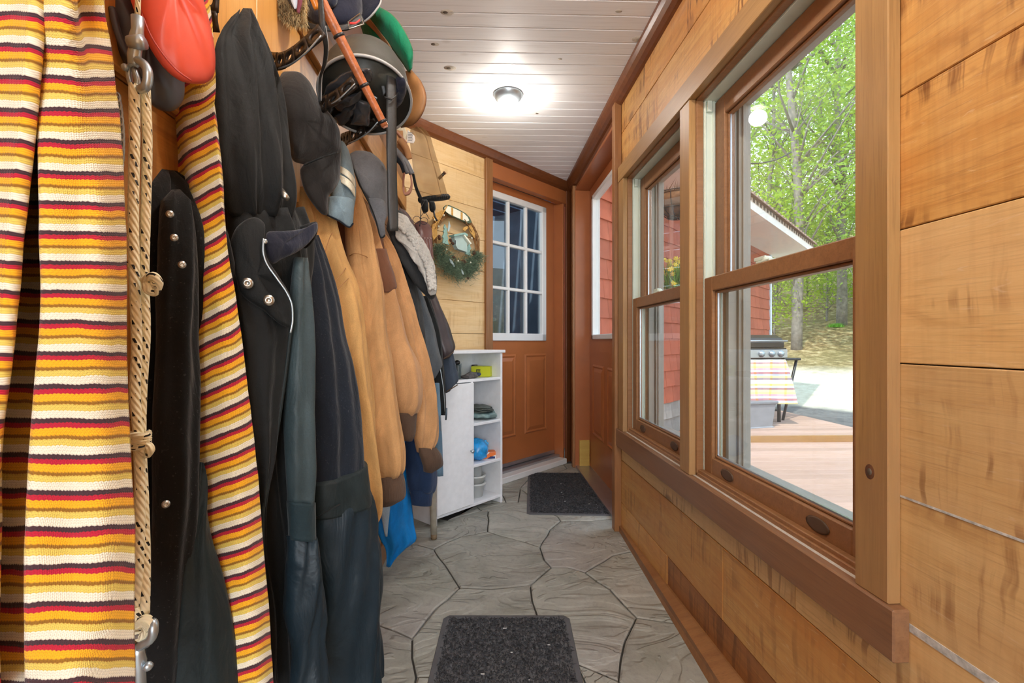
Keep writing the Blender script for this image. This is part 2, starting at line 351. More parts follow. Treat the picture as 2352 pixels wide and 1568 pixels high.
M_BRASS = plain('nickel', C(186, 184, 176), .34, 1., var=.06)
M_IRON = plain('dark_iron', C(52, 42, 34), .38, .55, var=.2, sc=30, bump=.15)
M_GROUT = plain('grout', C(66, 62, 56), .95, var=.15, sc=40)
M_RUBBER = plain('mat_rubber', C(86, 86, 88), .7, var=.1)
M_PILE = plain('mat_pile', C(58, 58, 62), .9, var=.35, sc=90)
def stone():
    k = NT('flagstone'); v, r = obj_vec(k, 5)
    tc = k.n('TexCoord').outputs['Object']
    n1 = k.noise(v, 3.2, 6, .6, 1.2); n2 = k.noise(v, 42, 4, .7)
    c = k.ramp(n1, [(.3, C(140, 140, 128)), (.5, C(160, 159, 148)), (.72, C(176, 174, 163))])
    c = k.mix(k.math('MULTIPLY', k.ramp(k.noise(v, 1.3, 2), [(.4, (0, 0, 0)), (.65, (1, 1, 1))]), .45), c, C(158, 150, 148))
    c = k.mix(k.math('MULTIPLY', k.ramp(n2, [(.5, (0, 0, 0)), (.7, (1, 1, 1))]), .35), c, C(112, 110, 104))
    c = k.n('HueSaturation', None, Color=c, Value=k.math('ADD', .88, k.math('MULTIPLY', r, .2))).outputs[0]
    cl = k.noise(k.mapv(v, (1, 1.7, 1)), 2.6, 3, .5, 1.6)
    k.bump(k.math('ADD', k.ramp(cl, [(.36, (0, 0, 0)), (.42, (.3, .3, .3)), (.50, (.36, .36, .36)), (.525, (.6, .6, .6)), (.64, (.7, .7, .7)), (.66, (1, 1, 1))]), k.math('MULTIPLY', n2, .10)), 1., .015)
    return k.fin(c, .62)
M_STONE = stone()
def ceil_mat():
    k = NT('ceiling_paint'); v, r = obj_vec(k, 7)
    g = k.noise(k.mapv(v, (1.5, 40, 40)), 3, 5, .6)
    c = k.ramp(g, [(.3, C(238, 239, 240)), (.55, C(234, 235, 236)), (.78, C(212, 212, 211))])
    vo = k.n('TexVoronoi', None, Vector=k.mapv(v, (1, 1.6, 1)), Scale=2.1).outputs[0]
    c = k.mix(k.math('MULTIPLY', k.ramp(vo, [(.02, (1, 1, 1)), (.06, (0, 0, 0))]), .35), c, C(160, 150, 136))
    k.bump(g, .08, .002)
    return k.fin(k.n('HueSaturation', None, Color=c, Value=k.math('ADD', .96, k.math('MULTIPLY', r, .06))).outputs[0], .5)
M_CEIL = ceil_mat()
M_KNOT = plain('knot_ring', C(186, 178, 164), .7, var=.25, sc=60)
M_KNOTD = plain('knot_core', C(92, 80, 66), .8, var=.4, sc=90)
def glass_mat(name, tint=(1, 1, 1, 1), refl=1.0, rough=0.):
    k = NT(name); out = k.t.nodes['Material Output']
    fr = k.math('ADD', .04, k.math('MULTIPLY', .96, k.math('POWER', k.n('LayerWeight', None, Blend=.5).outputs['Facing'], 5.))); tr = k.n('BsdfTransparent', None, Color=tint); gl = k.n('BsdfGlossy', None, Roughness=rough)
    mx = k.n('MixShader', None, _0=k.math('MULTIPLY', fr, refl)); k.t.links.new(tr.outputs[0], mx.inputs[1]); k.t.links.new(gl.outputs[0], mx.inputs[2])
    k.t.links.new(mx.outputs[0], out.inputs[0]); MATS[name] = k.m; return k.m
M_GLASS = glass_mat('window_glass', (.97, .985, .975, 1), .7)
M_GLASSD = glass_mat('door_glass', (.80, .88, .92, 1), 1.6)
def veil(name, col, alpha, sc=0, thr=.5):
    k = NT(name); out = k.t.nodes['Material Output']; tr = k.n('BsdfTransparent'); df = k.n('BsdfDiffuse', None, Color=col)
    fac = alpha
    if sc: fac = k.math('MULTIPLY', k.ramp(k.noise(k.n('TexCoord').outputs['Object'], sc, 3), [(.3, (.55, .55, .55)), (.7, (1, 1, 1))]), alpha)
    mx = k.n('MixShader', None, _0=fac); k.t.links.new(tr.outputs[0], mx.inputs[1]); k.t.links.new(df.outputs[0], mx.inputs[2]); k.t.links.new(mx.outputs[0], out.inputs[0]); MATS[name] = k.m; return k.m
M_SCREEN = veil('insect_screen', C(150, 150, 150), .14)
M_MESH = veil('brown_mesh', C(156, 122, 82), .52, 9)
def emit(name, col, st):
    k = NT(name); return k.fin((0, 0, 0, 1), 1., 0, Emission__Color=col, Emission__Strength=st)
M_LAMP = emit('lamp_glow', C(255, 226, 180), 14)
def stripes(name, period, stops, zig=.0007, pitch=.0024, bump=.6, rough=.95):
    """knitted stripes along the cloth's own length (UV v in metres)"""
    k = NT(name); uv = k.n('SeparateXYZ', None, Vector=k.n('UVMap').outputs[0]); u, v = uv.outputs[0], uv.outputs[1]
    col = k.math('PINGPONG', k.math('DIVIDE', u, pitch), .5)
    nz = k.math('MULTIPLY', k.math('SUBTRACT', k.noise(k.n('TexCoord').outputs['Object'], 60, 3), .5), .0035)
    w = k.math('ADD', k.math('ADD', v, k.math('MULTIPLY', col, zig*2)), nz)
    c = k.ramp(k.math('FRACT', k.math('DIVIDE', w, period)), stops)
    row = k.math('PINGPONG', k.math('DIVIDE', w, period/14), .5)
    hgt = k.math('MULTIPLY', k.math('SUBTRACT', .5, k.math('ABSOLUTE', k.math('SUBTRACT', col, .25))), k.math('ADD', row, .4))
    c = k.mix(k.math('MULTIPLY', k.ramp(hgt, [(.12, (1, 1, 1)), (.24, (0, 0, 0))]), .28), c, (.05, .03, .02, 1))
    k.bump(hgt, bump, .003)
    return k.fin(c, rough, 0, Sheen__Weight=.12)
_cream, _plum, _crim, _gold, _oliv, _pale = C(236, 228, 206), C(66, 40, 48), C(186, 22, 52), C(242, 174, 22), C(150, 102, 24), C(224, 196, 92)
def _st(*seq):
    out = []; p = 0
    for c, w in seq: out += [(p+.012, c), (min(p+w-.012, 1), c)]; p += w
    return out
_sq = _st((_cream, .23), (_plum, .14), (_crim, .14), (_gold, .21), (_oliv, .10), (_pale, .18))
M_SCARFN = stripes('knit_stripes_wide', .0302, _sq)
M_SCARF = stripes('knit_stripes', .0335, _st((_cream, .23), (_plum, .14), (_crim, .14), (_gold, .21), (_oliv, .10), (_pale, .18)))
def rope_mat():
    k = NT('flecked_rope'); uv = k.n('SeparateXYZ', None, Vector=k.n('UVMap').outputs[0]); u, v = uv.outputs[0], uv.outputs[1]
    d1 = k.math('LESS_THAN', k.math('FRACT', k.math('ADD', k.math('DIVIDE', v, .020), k.math('MULTIPLY', k.math('FLOOR', k.math('MULTIPLY', u, 4)), .37))), .26)
    d2 = k.math('LESS_THAN', k.math('FRACT', k.math('ADD', k.math('MULTIPLY', u, 4), k.math('MULTIPLY', v, 60))), .36); d3 = k.math('GREATER_THAN', k.noise(k.n('TexCoord').outputs['Object'], 55, 2), .40)
    c = k.mix(k.math('MULTIPLY', k.math('MULTIPLY', d1, d2), d3), k.mix(k.noise(k.n('TexCoord').outputs['Object'], 90, 3), C(238, 228, 186), C(250, 245, 220)), C(34, 34, 36))
    tw = k.math('SINE', k.math('ADD', k.math('MULTIPLY', u, 37.7), k.math('MULTIPLY', v, 700))); k.bump(tw, .5, .0015)
    return k.fin(c, .9)
M_ROPE = rope_mat()
def towel_mat():
    k = NT('striped_towel'); uv = k.n('SeparateXYZ', None, Vector=k.n('UVMap').outputs[0]); u, v = uv.outputs[0], uv.outputs[1]
    a = [C(240, 240, 232), C(246, 214, 90), C(200, 220, 226), C(150, 40, 52), C(214, 226, 150), C(244, 216, 110), C(214, 150, 170), C(206, 222, 232), C(176, 30, 48), C(180, 190, 220), C(238, 226, 130), C(120, 70, 90), C(236, 238, 226)]
    c = k.ramp(k.math('FRACT', k.math('DIVIDE', v, .34)), [(i/len(a), x) for i, x in enumerate(a)], 'CONSTANT')
    c2 = k.ramp(k.math('FRACT', k.math('DIVIDE', u, .2)), [(0, C(250, 250, 245)), (.45, C(248, 226, 140)), (.6, C(214, 226, 234))], 'CONSTANT')
    return k.fin(k.mix(.3, c, c2), .9)
M_TOWEL = towel_mat()
F_BLACK = cloth('black_wool', C(17, 18, 19), sheen=.3, lint=.06)
F_BLACK2 = cloth('black_twill', C(20, 23, 24), rough=.7, sheen=.2)
F_DKGREEN = cloth('green_black_nylon', C(28, 38, 40), rough=.55, sheen=.1, wb=.15)
F_SLATE = cloth('slate_nylon', C(56, 70, 74), rough=.5, sheen=.1, wb=.12)
F_CUFFN = cloth('teal_cuff', C(30, 48, 54), rough=.7)
F_NAVYW = cloth('navy_wool', C(24, 31, 42), sheen=.35, lint=.05)
F_NAVYF = cloth('navy_fleece', C(27, 30, 46), sheen=.6, weave=260)
F_QUILT = cloth('blue_black_quilt', C(31, 45, 54), rough=.42, sheen=.05, wb=.1)
F_FELT = cloth('charcoal_felt', C(37, 35, 34), sheen=.5, weave=300, var=.25)
F_DENIM = cloth('washed_denim', C(126, 146, 156), weave=500, var=.25)
F_CREAM = cloth('cream_tape', C(226, 218, 194))
F_GREY = cloth('grey_wool', C(98, 99, 103), weave=260, var=.25, sheen=.3)
F_TAN = cloth('tan_canvas', C(206, 160, 100), rough=.8, sheen=.15, weave=500, wb=.2)
F_TAN2 = cloth('tan_duck', C(194, 148, 98), rough=.8, sheen=.2, weave=500, wb=.2)
F_SUEDE = cloth('tan_suede', C(200, 150, 102), rough=.85, sheen=.3, weave=380, wb=.15)
F_YOKE = cloth('brown_suede', C(116, 76, 54), rough=.85, sheen=.3)
F_RIB = cloth('brown_rib', C(88, 68, 54), sheen=.3)
F_SHERPA = cloth('white_sherpa', C(206, 204, 198), weave=120, wb=1., var=.12, sheen=.4)
F_DGREY = cloth('dark_grey_canvas', C(56, 58, 60))
F_GSWEAT = cloth('grey_knit', C(88, 94, 100), weave=300)
F_PURPLE = plain('dark_leather', C(58, 48, 50), .4, var=.2, bump=.15)
F_NAVYS = cloth('navy_sleeve', C(64, 74, 88))
F_NAVYB = cloth('navy_sweat', C(36, 54, 84), sheen=.3, weave=360)
F_BLUE = cloth('bright_blue_shell', C(18, 128, 204), rough=.5, sheen=.05, wb=.08)
F_LTGREY = cloth('light_grey_shell', C(160, 178, 190), rough=.5)
F_LTDENIM = cloth('light_denim', C(104, 134, 156))
L_BLACK = plain('black_leather', C(58, 60, 64), .22, var=.2, bump=.2, bsc=120)
L_STRAP = plain('black_strap', C(40, 40, 39), .5, var=.15, bump=.2, bsc=200)
L_MAROON = plain('maroon_leather', C(112, 78, 74), .36, var=.15, bump=.1)
L_TAN = plain('glove_suede', C(176, 132, 90), .85, var=.15)
L_GREYL = plain('glove_grey', C(112, 116, 122), .5, var=.15)
L_PINK = plain('loop_suede', C(176, 128, 108), .8, var=.1)
L_BROWN = plain('brown_brim', C(134, 92, 50), .6, var=.2, sc=20, bump=.1)
F_GREENB = cloth('green_brim', C(14, 122, 84), rough=.7, weave=260)
M_HELM = plain('olive_shell', C(62, 62, 56), .42, var=.18, sc=40, bump=.1, bsc=90)
M_EDGE = plain('grey_edge', C(160, 160, 158), .5)
M_RED = plain('red_plastic', C(222, 84, 62), .42, var=.1, sc=10, bump=.04)
M_SLATEP = plain('slate_plastic', C(64, 66, 74), .4, var=.12)
M_CANE = plain('cane_wood', C(170, 98, 58), .35, var=.28, sc=70, bump=.25, bsc=150)
M_BLACK = plain('black_plastic', C(28, 28, 30), .4, var=.1)
M_REDT = plain('red_trim', C(206, 50, 48), .6)
M_TAG = plain('white_label', C(232, 232, 228), .6, var=.02)
M_FUR = plain('fur_tips', C(176, 154, 112), .9, var=.45, sc=30)
M_FURB = plain('fur_base', C(134, 112, 80), .95, var=.3, sc=30)
M_LBLUE = plain('pale_blue_lining', C(196, 212, 230), .5)
M_YELBOX = plain('chartreuse_box', C(198, 204, 22), .45, var=.03)
M_TEAL = plain('teal_wood', C(138, 176, 168), .6, var=.08)
M_LTEAL = plain('pale_teal_wood', C(172, 196, 192), .6, var=.05)
M_TWIG = plain('twig', C(132, 92, 50), .8, var=.3, sc=40)
M_CONE = plain('pinecone', C(96, 62, 42), .8, var=.3, sc=80)
M_NEEDLE = plain('pine_needle', C(104, 124, 100), .7, var=.4, sc=60)
M_CREAMW = plain('cream_wood', C(232, 232, 214), .5, var=.05)
M_GRNRIM = plain('green_rim', C(74, 92, 70), .5)
M_STRAW = plain('straw_weave', C(196, 152, 82), .8, var=.3, sc=120, bump=.5, bsc=300)
M_BLUEBAG = plain('blue_film', C(40, 148, 214), .25, var=.3, sc=40, bump=.3)
M_CAMO = plain('grey_green_film', C(116, 140, 138), .35, var=.5, sc=26, bump=.3)
M_OLIVEC = plain('olive_cloth', C(92, 98, 92), .8, var=.3)
M_ORG = plain('orange_card', C(232, 116, 44), .5, var=.04)
M_TUB = plain('milky_tub', C(206, 208, 204), .3, var=.04)
M_ASH = plain('weathered_pole', C(158, 150, 134), .55, var=.15, sc=30)
# ---------------------------------------------------------------- room shell
XL, XR, HC, YB, YR = -.45, .70, 2.23, 3.16, -2.1      # left wall, right wall, ceiling, 45-degree wall (Y-X), rear end
u45, n45 = Vector((1, 1, 0)).normalized(), Vector((1, -1, 0)).normalized()
MX45 = Matrix(((u45.x, -n45.x, 0, 0), (u45.y, -n45.y, 0, YB), (0, 0, 1, 0), (0, 0, 0, 1)))   # (s along wall, d behind wall face, z)
def q45(s, d, z): return MX45 @ Vector((s, d, z))
# floor: grout bed and traced flagstones
floor = struct('floor')
put('grout_bed', newmesh('grout_bed', [(XL-.3, YR, -.012), (XR+.12, YR, -.012), (XR+.12, 4.2, -.012), (XL-.3, 4.2, -.012)], [(0, 1, 2, 3)], M_GROUT), floor)
nodes = {k: FL(*p) for k, p in dict(a=(996, 1260.6), b=(936, 1249.6), c=(959, 1250.6), d=(1059, 1232), e=(1120, 1220), f=(1122, 1171), g=(1239.7, 1255.6), h=(1178, 1237), i=(1266, 1302.7), j=(1218, 1343.5), k=(1055.6, 1349), l=(1022.5, 1297), m=(1125, 1352), n=(1001, 1396.5), o=(947, 1465), p=(870, 1434.7), q=(956, 1554), r=(992.6, 1553), s=(1344, 1313.6), t=(1304, 1302.7), u=(1407, 1275.5), v=(1470, 1262), w=(1462, 1418), x=(1590, 1434), y=(1420, 1562), z=(1326, 1524), A=(1233, 1410), B=(1263, 1216), D=(1288, 1196), E=(1357, 1196), G=(1450, 1187), H=(1281, 1186), I=(1162, 1153), J=(1190, 1153), K=(1220, 1156), O=(1400, 1352), Q=(1435, 1472), S=(1250, 1285), T=(1222, 1378), U=(1105, 1172), V=(1090, 1158), Z=(1172, 1100), AA=(1215, 1100), AB=(1290, 1062), AC=(1148, 1120), AD=(1195, 1122), AE=(1303, 1076), AF=(1340, 1084)).items()}
for k, (x, y) in dict(W1=(XL-.05, 1.66), W2=(XL-.05, 2.35), W3=(XL-.05, 1.36), W4=(XL-.05, 1.05), W5=(-.2, 1.1), W6=(.12, 1.02), W7=(.5, 1.0), W8=(XR+.05, .92), W9=(.3, 1.22), N1=(XL, 2.75), N2=(.1, 3.3), N3=(.62, 3.82), N4=(.74, 3.8), N5=(.86, 3.4), N6=(.86, 2.75), R1=(XL-.05, .35), R2=(.02, .42), R3=(.45, .3), R4=(XR+.05, .38), R5=(XL-.05, -.4), R6=(.2, -.3), R7=(XR+.05, -.45), R8=(XL-.05, YR), R9=(.1, YR), R0=(XR+.05, YR), SM=(-.2, 2.62), SN=(-.02, 2.9)).items(): nodes[k] = Vector((x, y, 0))
cells = ['a d e h g S i j m k l', 'W2 b c a l k n o p W1', 'n k m j T A z W9 r q o', 'j i t s O w Q y z A T', 'i S g B D E G v u s t', 's u v x w O', 'w x W8 W7 y Q', 'W1 p o q W5 W4 W3', 'z y W7 W6 W9', 'q r W9 W6 W5',
         'W2 N1 SM U f e d a c b', 'e f U V I J K H D B g h', 'D H AD AF N6 G E', 'SM SN AC I V U', 'I AC SN N2 Z AA AD J', 'J AD H K', 'AA Z N2 AB AE AD', 'AE AB N2 N3 N4 N5 AF', 'AF N5 N6', 'AD AE AF', 'W4 W5 R2 R1', 'W5 W6 R2', 'W6 W7 R3 R2', 'W7 W8 R4 R3', 'R1 R2 R6 R5', 'R2 R3 R6', 'R3 R4 R7 R6', 'R5 R6 R9 R8', 'R6 R7 R0 R9']
for cs in cells:
    pts = [nodes[k] for k in cs.split()]; dense = []
    for i, p in enumerate(pts):
        q = pts[(i+1) % len(pts)]; L = (q-p).length; nseg = max(1, int(L/.07)); nn = Vector((-(q-p).y, (q-p).x, 0)).normalized()
        key = tuple(sorted([(round(p.x, 4), round(p.y, 4)), (round(q.x, 4), round(q.y, 4))])); sg = 1 if key[0] == (round(p.x, 4), round(p.y, 4)) else -1
        for j in range(nseg):
            t = j/nseg; base = p+(q-p)*t; dense.append(base+nn*sg*noise.noise(base*9)*.012*math.sin(math.pi*t))
    ar = sum(a.x*b.y-b.x*a.y for a, b in zip(dense, dense[1:]+dense[:1]))/2
    if ar < 0: dense.reverse()
    cen = sum(dense, Vector())/len(dense); n = len(dense); ins = []; ins2 = []
    for i in range(n):
        t = (dense[(i+1) % n]-dense[i-1]).normalized(); ins.append(dense[i]+Vector((-t.y, t.x, 0))*.0034); ins2.append(dense[i]+Vector((-t.y, t.x, 0))*.010)
    v = [p-cen+Vector((0, 0, -.012)) for p in ins]+[p-cen+Vector((0, 0, -.003)) for p in ins]+[p-cen for p in ins2]
    f = [tuple(2*n+i for i in range(n))]+[(r*n+i, r*n+(i+1) % n, (r+1)*n+(i+1) % n, (r+1)*n+i) for r in (0, 1) for i in range(n)]
    put('flagstone', newmesh('flagstone', v, f, M_STONE, False), floor, Matrix.Translation(cen))
# ceiling: painted boards
ceiling = struct('ceiling', (0, 0, HC)); cb = math.radians(-1.58); cd = Vector((math.cos(cb), math.sin(cb), 0))
y = YR
while y < 4.02:
    x0 = max(XL-.03, y-3.32); x1 = XR+.16
    board('ceiling_board', Vector((x0, y+x0*cd.y/cd.x, HC+.006+random.uniform(-.0006, .0006))), Vector((x1, y+x1*cd.y/cd.x, HC+.006)), .0812, .012, M_CEIL, (0, 1, 0), ceiling, .0035); y += .083
box('ceiling_deck', (XL-.1, YR, HC+.02), (XR+.3, 4.3, HC+.05), M_GROUT, ceiling, bev=0)
for px, py, r, dk in ((1027, 29, .017, .5), (999, 102, .019, .45), (1034, 157, .019, .5), (1467, 90, .02, 0), (1421, 26, .009, 0), (1286, 136, .007, 0), (1440, 165, .016, 0), (1234, 261, .006, 1)):
    d = FPX*(HC-EYE)/(CY-py); c = P(px, py, d); c.z = HC-.0004
    kb = MB().lathe([(r, .0008), (r*.97, 0), (.0001, -.0002)], Matrix.Translation(c), 20, 1.5).build('knot', M_KNOT, ceiling)
    if dk: MB().lathe([(r*dk, .0008), (r*dk*.9, -.0006), (.0001, -.0008)], Matrix.Translation(c-Vector((r*.4, 0, 0))), 14, 1.2).build('knot_core', M_KNOTD, kb)
# right wall planks round the windows
WY0, WY1, WZ0, WZ1 = .839, 2.305, .53, 1.768
wr = struct('wall_right', (XR, 0, 0)); rows = [0, .15, .365, .50, .71, .933, 1.158, 1.382, 1.606, 1.83, 2.03, HC]
rmat = [W_BROWN, W_ORANGE, W_ORANGE, W_PALE, W_PALE, W_PALE, W_GOLD, W_GOLD, W_GOLD, W_GOLD, W_GOLD]
ends = {0: [1.795, .95], 1: [1.367], 2: [1.04], 9: [1.9], 10: [2.05, 1.3]}
for i in range(len(rows)-1):
    z0, z1 = rows[i]+.001, rows[i+1]-.001; segs = []
    if z1 <= WZ0-.02 or z0 >= WZ1+.06:
        ys = sorted(ends.get(i, []), reverse=True); e = [2.44]+ys+[-.9, YR]
        segs = list(zip(e[1:], e[:-1]))
    else:
        segs = [(YR, -1.1+.3*(i % 3)), (-1.1+.3*(i % 3), .80), (2.345, 2.44)]
    for j, (ya, yb) in enumerate(segs):
        m = rmat[i]
        if i == 0 and j == 0: m = W_ORANGE
        if i == 2 and ya < 1.03: m = W_PALE
        if i == 2 and ya > 1.0: m = W_PALE
        dx = random.uniform(-.0012, .0012)
        board('plank', (XR+.011+dx, yb-.0008, (z0+z1)/2), (XR+.011+dx, ya+.0008, (z0+z1)/2), z1-z0, .022, m, (0, 0, 1), wr, .0015)
for a, b in (((XR+.023, YR, 0), (XR+.05, .80, HC)), ((XR+.023, .80, 0), (XR+.05, 2.44, .50)), ((XR+.023, .80, 1.80), (XR+.05, 2.44, HC)), ((XR+.023, 2.345, .5), (XR+.05, 2.44, 1.8))): box('sheathing', a, b, M_GROUT, wr, bev=0)
g_ = board('filler_strip', (XR-.0005, .79, .4995), (XR-.0005, -.2, .4995), .013, .002, plain('grey_filler', C(190, 190, 186), .7, var=.4, sc=70), (0, 0, 1), wr, 0)
board('filler_strip', (XR-.0005, .79, .7105), (XR-.0005, .35, .7105), .0035, .002, MATS['grey_filler'], (0, 0, 1), wr, 0)
# baseboard along the right wall, its near end kicked out from the wall
bb = struct('baseboard_right'); v = [(XR, 2.42, 0), (XR-.012, 2.42, 0), (XR-.012, 2.42, .03), (XR, 2.42, .03), (XR, .2, 0), (XR-.115, .2, 0), (XR-.10, .2, .048), (XR, .2, .075)]
put('baseboard', newmesh('baseboard', v, [(0, 1, 2, 3), (4, 7, 6, 5), (0, 4, 5, 1), (1, 5, 6, 2), (2, 6, 7, 3), (0, 3, 7, 4)], W_DOORTRIM, False), bb)
# left wall planks
wl = struct('wall_left', (XL, 0, 0)); z = 0; i = 0
while z < HC-.01:
    h = [.20, .225, .21, .235][i % 4]; z1 = min(HC, z+h); e = [YR, -.6+.25*(i % 3), 1.2+.3*(i % 4), 2.74]
    for ya, yb in zip(e[:-1], e[1:]):
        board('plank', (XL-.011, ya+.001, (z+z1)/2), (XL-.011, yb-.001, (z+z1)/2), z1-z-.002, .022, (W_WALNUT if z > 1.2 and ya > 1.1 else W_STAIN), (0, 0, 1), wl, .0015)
    z = z1; i += 1
box('sheathing', (XL-.05, YR, 0), (XL-.023, 2.8, HC), M_GROUT, wl, bev=0)
for k, (ya, yb) in enumerate(((.56, .74), (.742, .95), (.952, 1.17))): board('pine_board', (XL+.006, (ya+yb)/2, 1.3), (XL+.006, (ya+yb)/2, HC), yb-ya, .012, W_PINE, (0, 1, 0), wl, .0015)
bl = struct('baseboard_left'); board('baseboard', (XL+.007, YR, .045), (XL+.007, 2.52, .045), .09, .014, W_DOORTRIM, (0, 0, 1), bl)
# 45-degree wall with the nine-pane door
wb = struct('wall_back', mx=MX45); zt = 2.04; zs = [HC]+[2.04-.204*k for k in range(11)]
zs[-1] = max(zs[-1], 0); zs = [z for z in zs if z > .02]+[0]
for za, zb in zip(zs[1:], zs[:-1]):
    dz = random.uniform(-.001, .001)
    board('plank', q45(-.66, .011+dz, (za+zb)/2), q45(.004, .011+dz, (za+zb)/2), zb-za-.002, .022, W_BACK, (0, 0, 1), wb, .0015)
box('sheathing', (-.7, .024, 0), (.004, .06, HC), M_GROUT, wb, MX45, 0)
box('header_panel', (.06, .0, 2.075), (.99, .06, HC), M_DOOR, wb, MX45)
t1 = struct('trim_1', mx=MX45)
board('door_casing', q45(.0345, -.004, 0), q45(.0345, -.004, HC-.05), .061, .03, W_DOORTRIM, u45, t1)
board('door_jamb', q45(.91, .055, 0), q45(.91, .055, 2.12), .09, .02, M_DOOR, n45, t1)
board('door_jamb', q45(.07, .065, 0), q45(.07, .065, 2.12), .07, .014, M_DOOR, n45, t1)
board('corner_board', q45(.958, .0, 0), q45(.958, .0, HC), .066, .02, W_CROWN, u45, t1)
th = struct('trim_2', mx=MX45); box('threshold', (-.08, -.03, 0), (.90, .14, .042), M_WHITE, th, MX45, .004); box('threshold_strip', (.06, .04, .042), (.90, .15, .062), M_ALU, th, MX45, .003)
d1 = struct('door_1', mx=MX45); DD = .10
m = MB()                                                           # slab with an opening for the glazed part
for a, b in (((.078, DD, .075), (.90, DD+.04, .98)), ((.078, DD, 2.02), (.90, DD+.04, 2.09)), ((.078, DD, .98), (.135, DD+.04, 2.02)), ((.775, DD, .98), (.90, DD+.04, 2.02))): m.box(a, b)
m.build('door_slab', M_DOOR, d1, False, mx=MX45)
gz = [1.015, 1.351, 1.669, 2.0]; gs = [.147, .3475, .547, .752]
gf = MB()
for a, b in (((.12, DD-.014, .975), (.785, DD+.03, 1.03)), ((.12, DD-.014, 1.985), (.785, DD+.03, 2.03)), ((.12, DD-.014, .975), (.16, DD+.03, 2.03)), ((.735, DD-.014, .975), (.785, DD+.03, 2.03))): gf.box(a, b)
gfo = gf.build('glazing_frame', M_WHITE, d1, False, .004, MX45)
for s in gs[1:3]: box('muntin', (s-.011, DD-.008, 1.03), (s+.011, DD+.02, 1.985), M_WHITE, gfo, MX45, .004)
for z in gz[1:3]: box('muntin', (.16, DD-.009, z-.011), (.735, DD+.02, z+.011), M_WHITE, gfo, MX45, .004)
for i in range(3):
    for j in range(3): box('pane', (gs[i], DD+.012, gz[j]), (gs[i+1], DD+.015, gz[j+1]), M_GLASSD, d1, MX45, 0)
def door_panel(s0, s1, z0, z1, d, mx, par, mat):
    mm = MB(); e = [(0, 0), (.012, .008), (.024, .002), (.05, .009)]; v = []; f = []
    for k, (i, h) in enumerate(e): v += [mx @ Vector(p) for p in ((s0+i, d-h, z0+i), (s1-i, d-h, z0+i), (s1-i, d-h, z1-i), (s0+i, d-h, z1-i))]
    for k in range(3): f += [(k*4+j, k*4+(j+1) % 4, (k+1)*4+(j+1) % 4, (k+1)*4+j) for j in range(4)]
    f.append((12, 13, 14, 15)); mm.add(v, f); return mm.build('raised_panel', mat, par, False)
door_panel(.53, .80, .27, .875, DD, MX45, d1, M_DOOR); door_panel(.16, .43, .27, .875, DD, MX45, d1, M_DOOR)
box('door_sweep', (.08, DD-.012, .066), (.895, DD, .092), M_ALU, d1, MX45, .002)
# room dimly seen through the nine panes
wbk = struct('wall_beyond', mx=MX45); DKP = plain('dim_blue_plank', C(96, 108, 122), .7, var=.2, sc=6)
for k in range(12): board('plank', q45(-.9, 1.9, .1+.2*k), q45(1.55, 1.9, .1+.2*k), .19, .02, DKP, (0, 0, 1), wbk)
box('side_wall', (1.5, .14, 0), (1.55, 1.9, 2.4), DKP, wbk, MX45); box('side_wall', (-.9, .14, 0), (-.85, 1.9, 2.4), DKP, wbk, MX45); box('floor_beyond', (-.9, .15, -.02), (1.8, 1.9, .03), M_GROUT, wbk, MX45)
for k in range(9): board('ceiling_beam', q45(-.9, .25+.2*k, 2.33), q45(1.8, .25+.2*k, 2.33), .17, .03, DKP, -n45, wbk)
cu = MB()
for k in range(14): cu.tube([q45(.0+.022*k, 1.0+.02*math.sin(k*2.1), .2), q45(.0+.022*k, 1.0+.02*math.sin(k*2.1+.5), 2.05)], .014, 6)
tag(cu.build('curtain', plain('pale_curtain', C(190, 214, 220), .8), None), 'pale blue curtain seen through the left panes of the nine-pane door', 'curtain')
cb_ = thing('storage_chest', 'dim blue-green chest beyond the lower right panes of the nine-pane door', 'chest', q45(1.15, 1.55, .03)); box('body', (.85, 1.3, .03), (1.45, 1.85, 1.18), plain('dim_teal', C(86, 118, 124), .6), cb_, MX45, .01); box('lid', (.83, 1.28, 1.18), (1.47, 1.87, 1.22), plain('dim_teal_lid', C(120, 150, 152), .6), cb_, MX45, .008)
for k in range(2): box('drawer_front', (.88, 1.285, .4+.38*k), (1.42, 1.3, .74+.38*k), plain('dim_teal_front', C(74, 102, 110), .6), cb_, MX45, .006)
light('room_beyond_fill', 'POINT', q45(.2, 1.0, 2.1), q45(.2, 1, 0), 15, (.75, .88, 1), .1)  # added point light, only to brighten the room behind the panes
# side door in its recess
d2 = struct('door_2', (.81, 3.2, 0)); X2 = .81
m = MB()
for a, b in (((X2, 2.62, .02), (X2+.04, 3.635, 1.005)), ((X2, 2.62, 2.035), (X2+.04, 3.635, 2.13)), ((X2, 3.515, 1.005), (X2+.04, 3.635, 2.035)), ((X2, 2.62, 1.005), (X2+.04, 2.78, 2.035))): m.box(a, b)
m.build('door_slab', M_DOOR, d2, False)
gf = MB()
for a, b in (((X2-.012, 2.76, .985), (X2+.045, 3.53, 1.02)), ((X2-.012, 2.76, 2.02), (X2+.045, 3.53, 2.05)), ((X2-.012, 3.495, .985), (X2+.045, 3.53, 2.05)), ((X2-.012, 2.76, .985), (X2+.045, 2.80, 2.05))): gf.box(a, b)
gf.build('glazing_frame', M_WHITE, d2, False, .004); box('pane', (X2+.012, 2.79, 1.01), (X2+.016, 3.5, 2.03), M_GLASS, d2, bev=0)
MXD = Matrix(((0, 1, 0, 0), (1, 0, 0, 0), (0, 0, 1, 0), (0, 0, 0, 1)))
door_panel(2.76, 3.10, .28, .80, X2, MXD, d2, M_DOOR); door_panel(3.20, 3.52, .28, .80, X2, MXD, d2, M_DOOR)
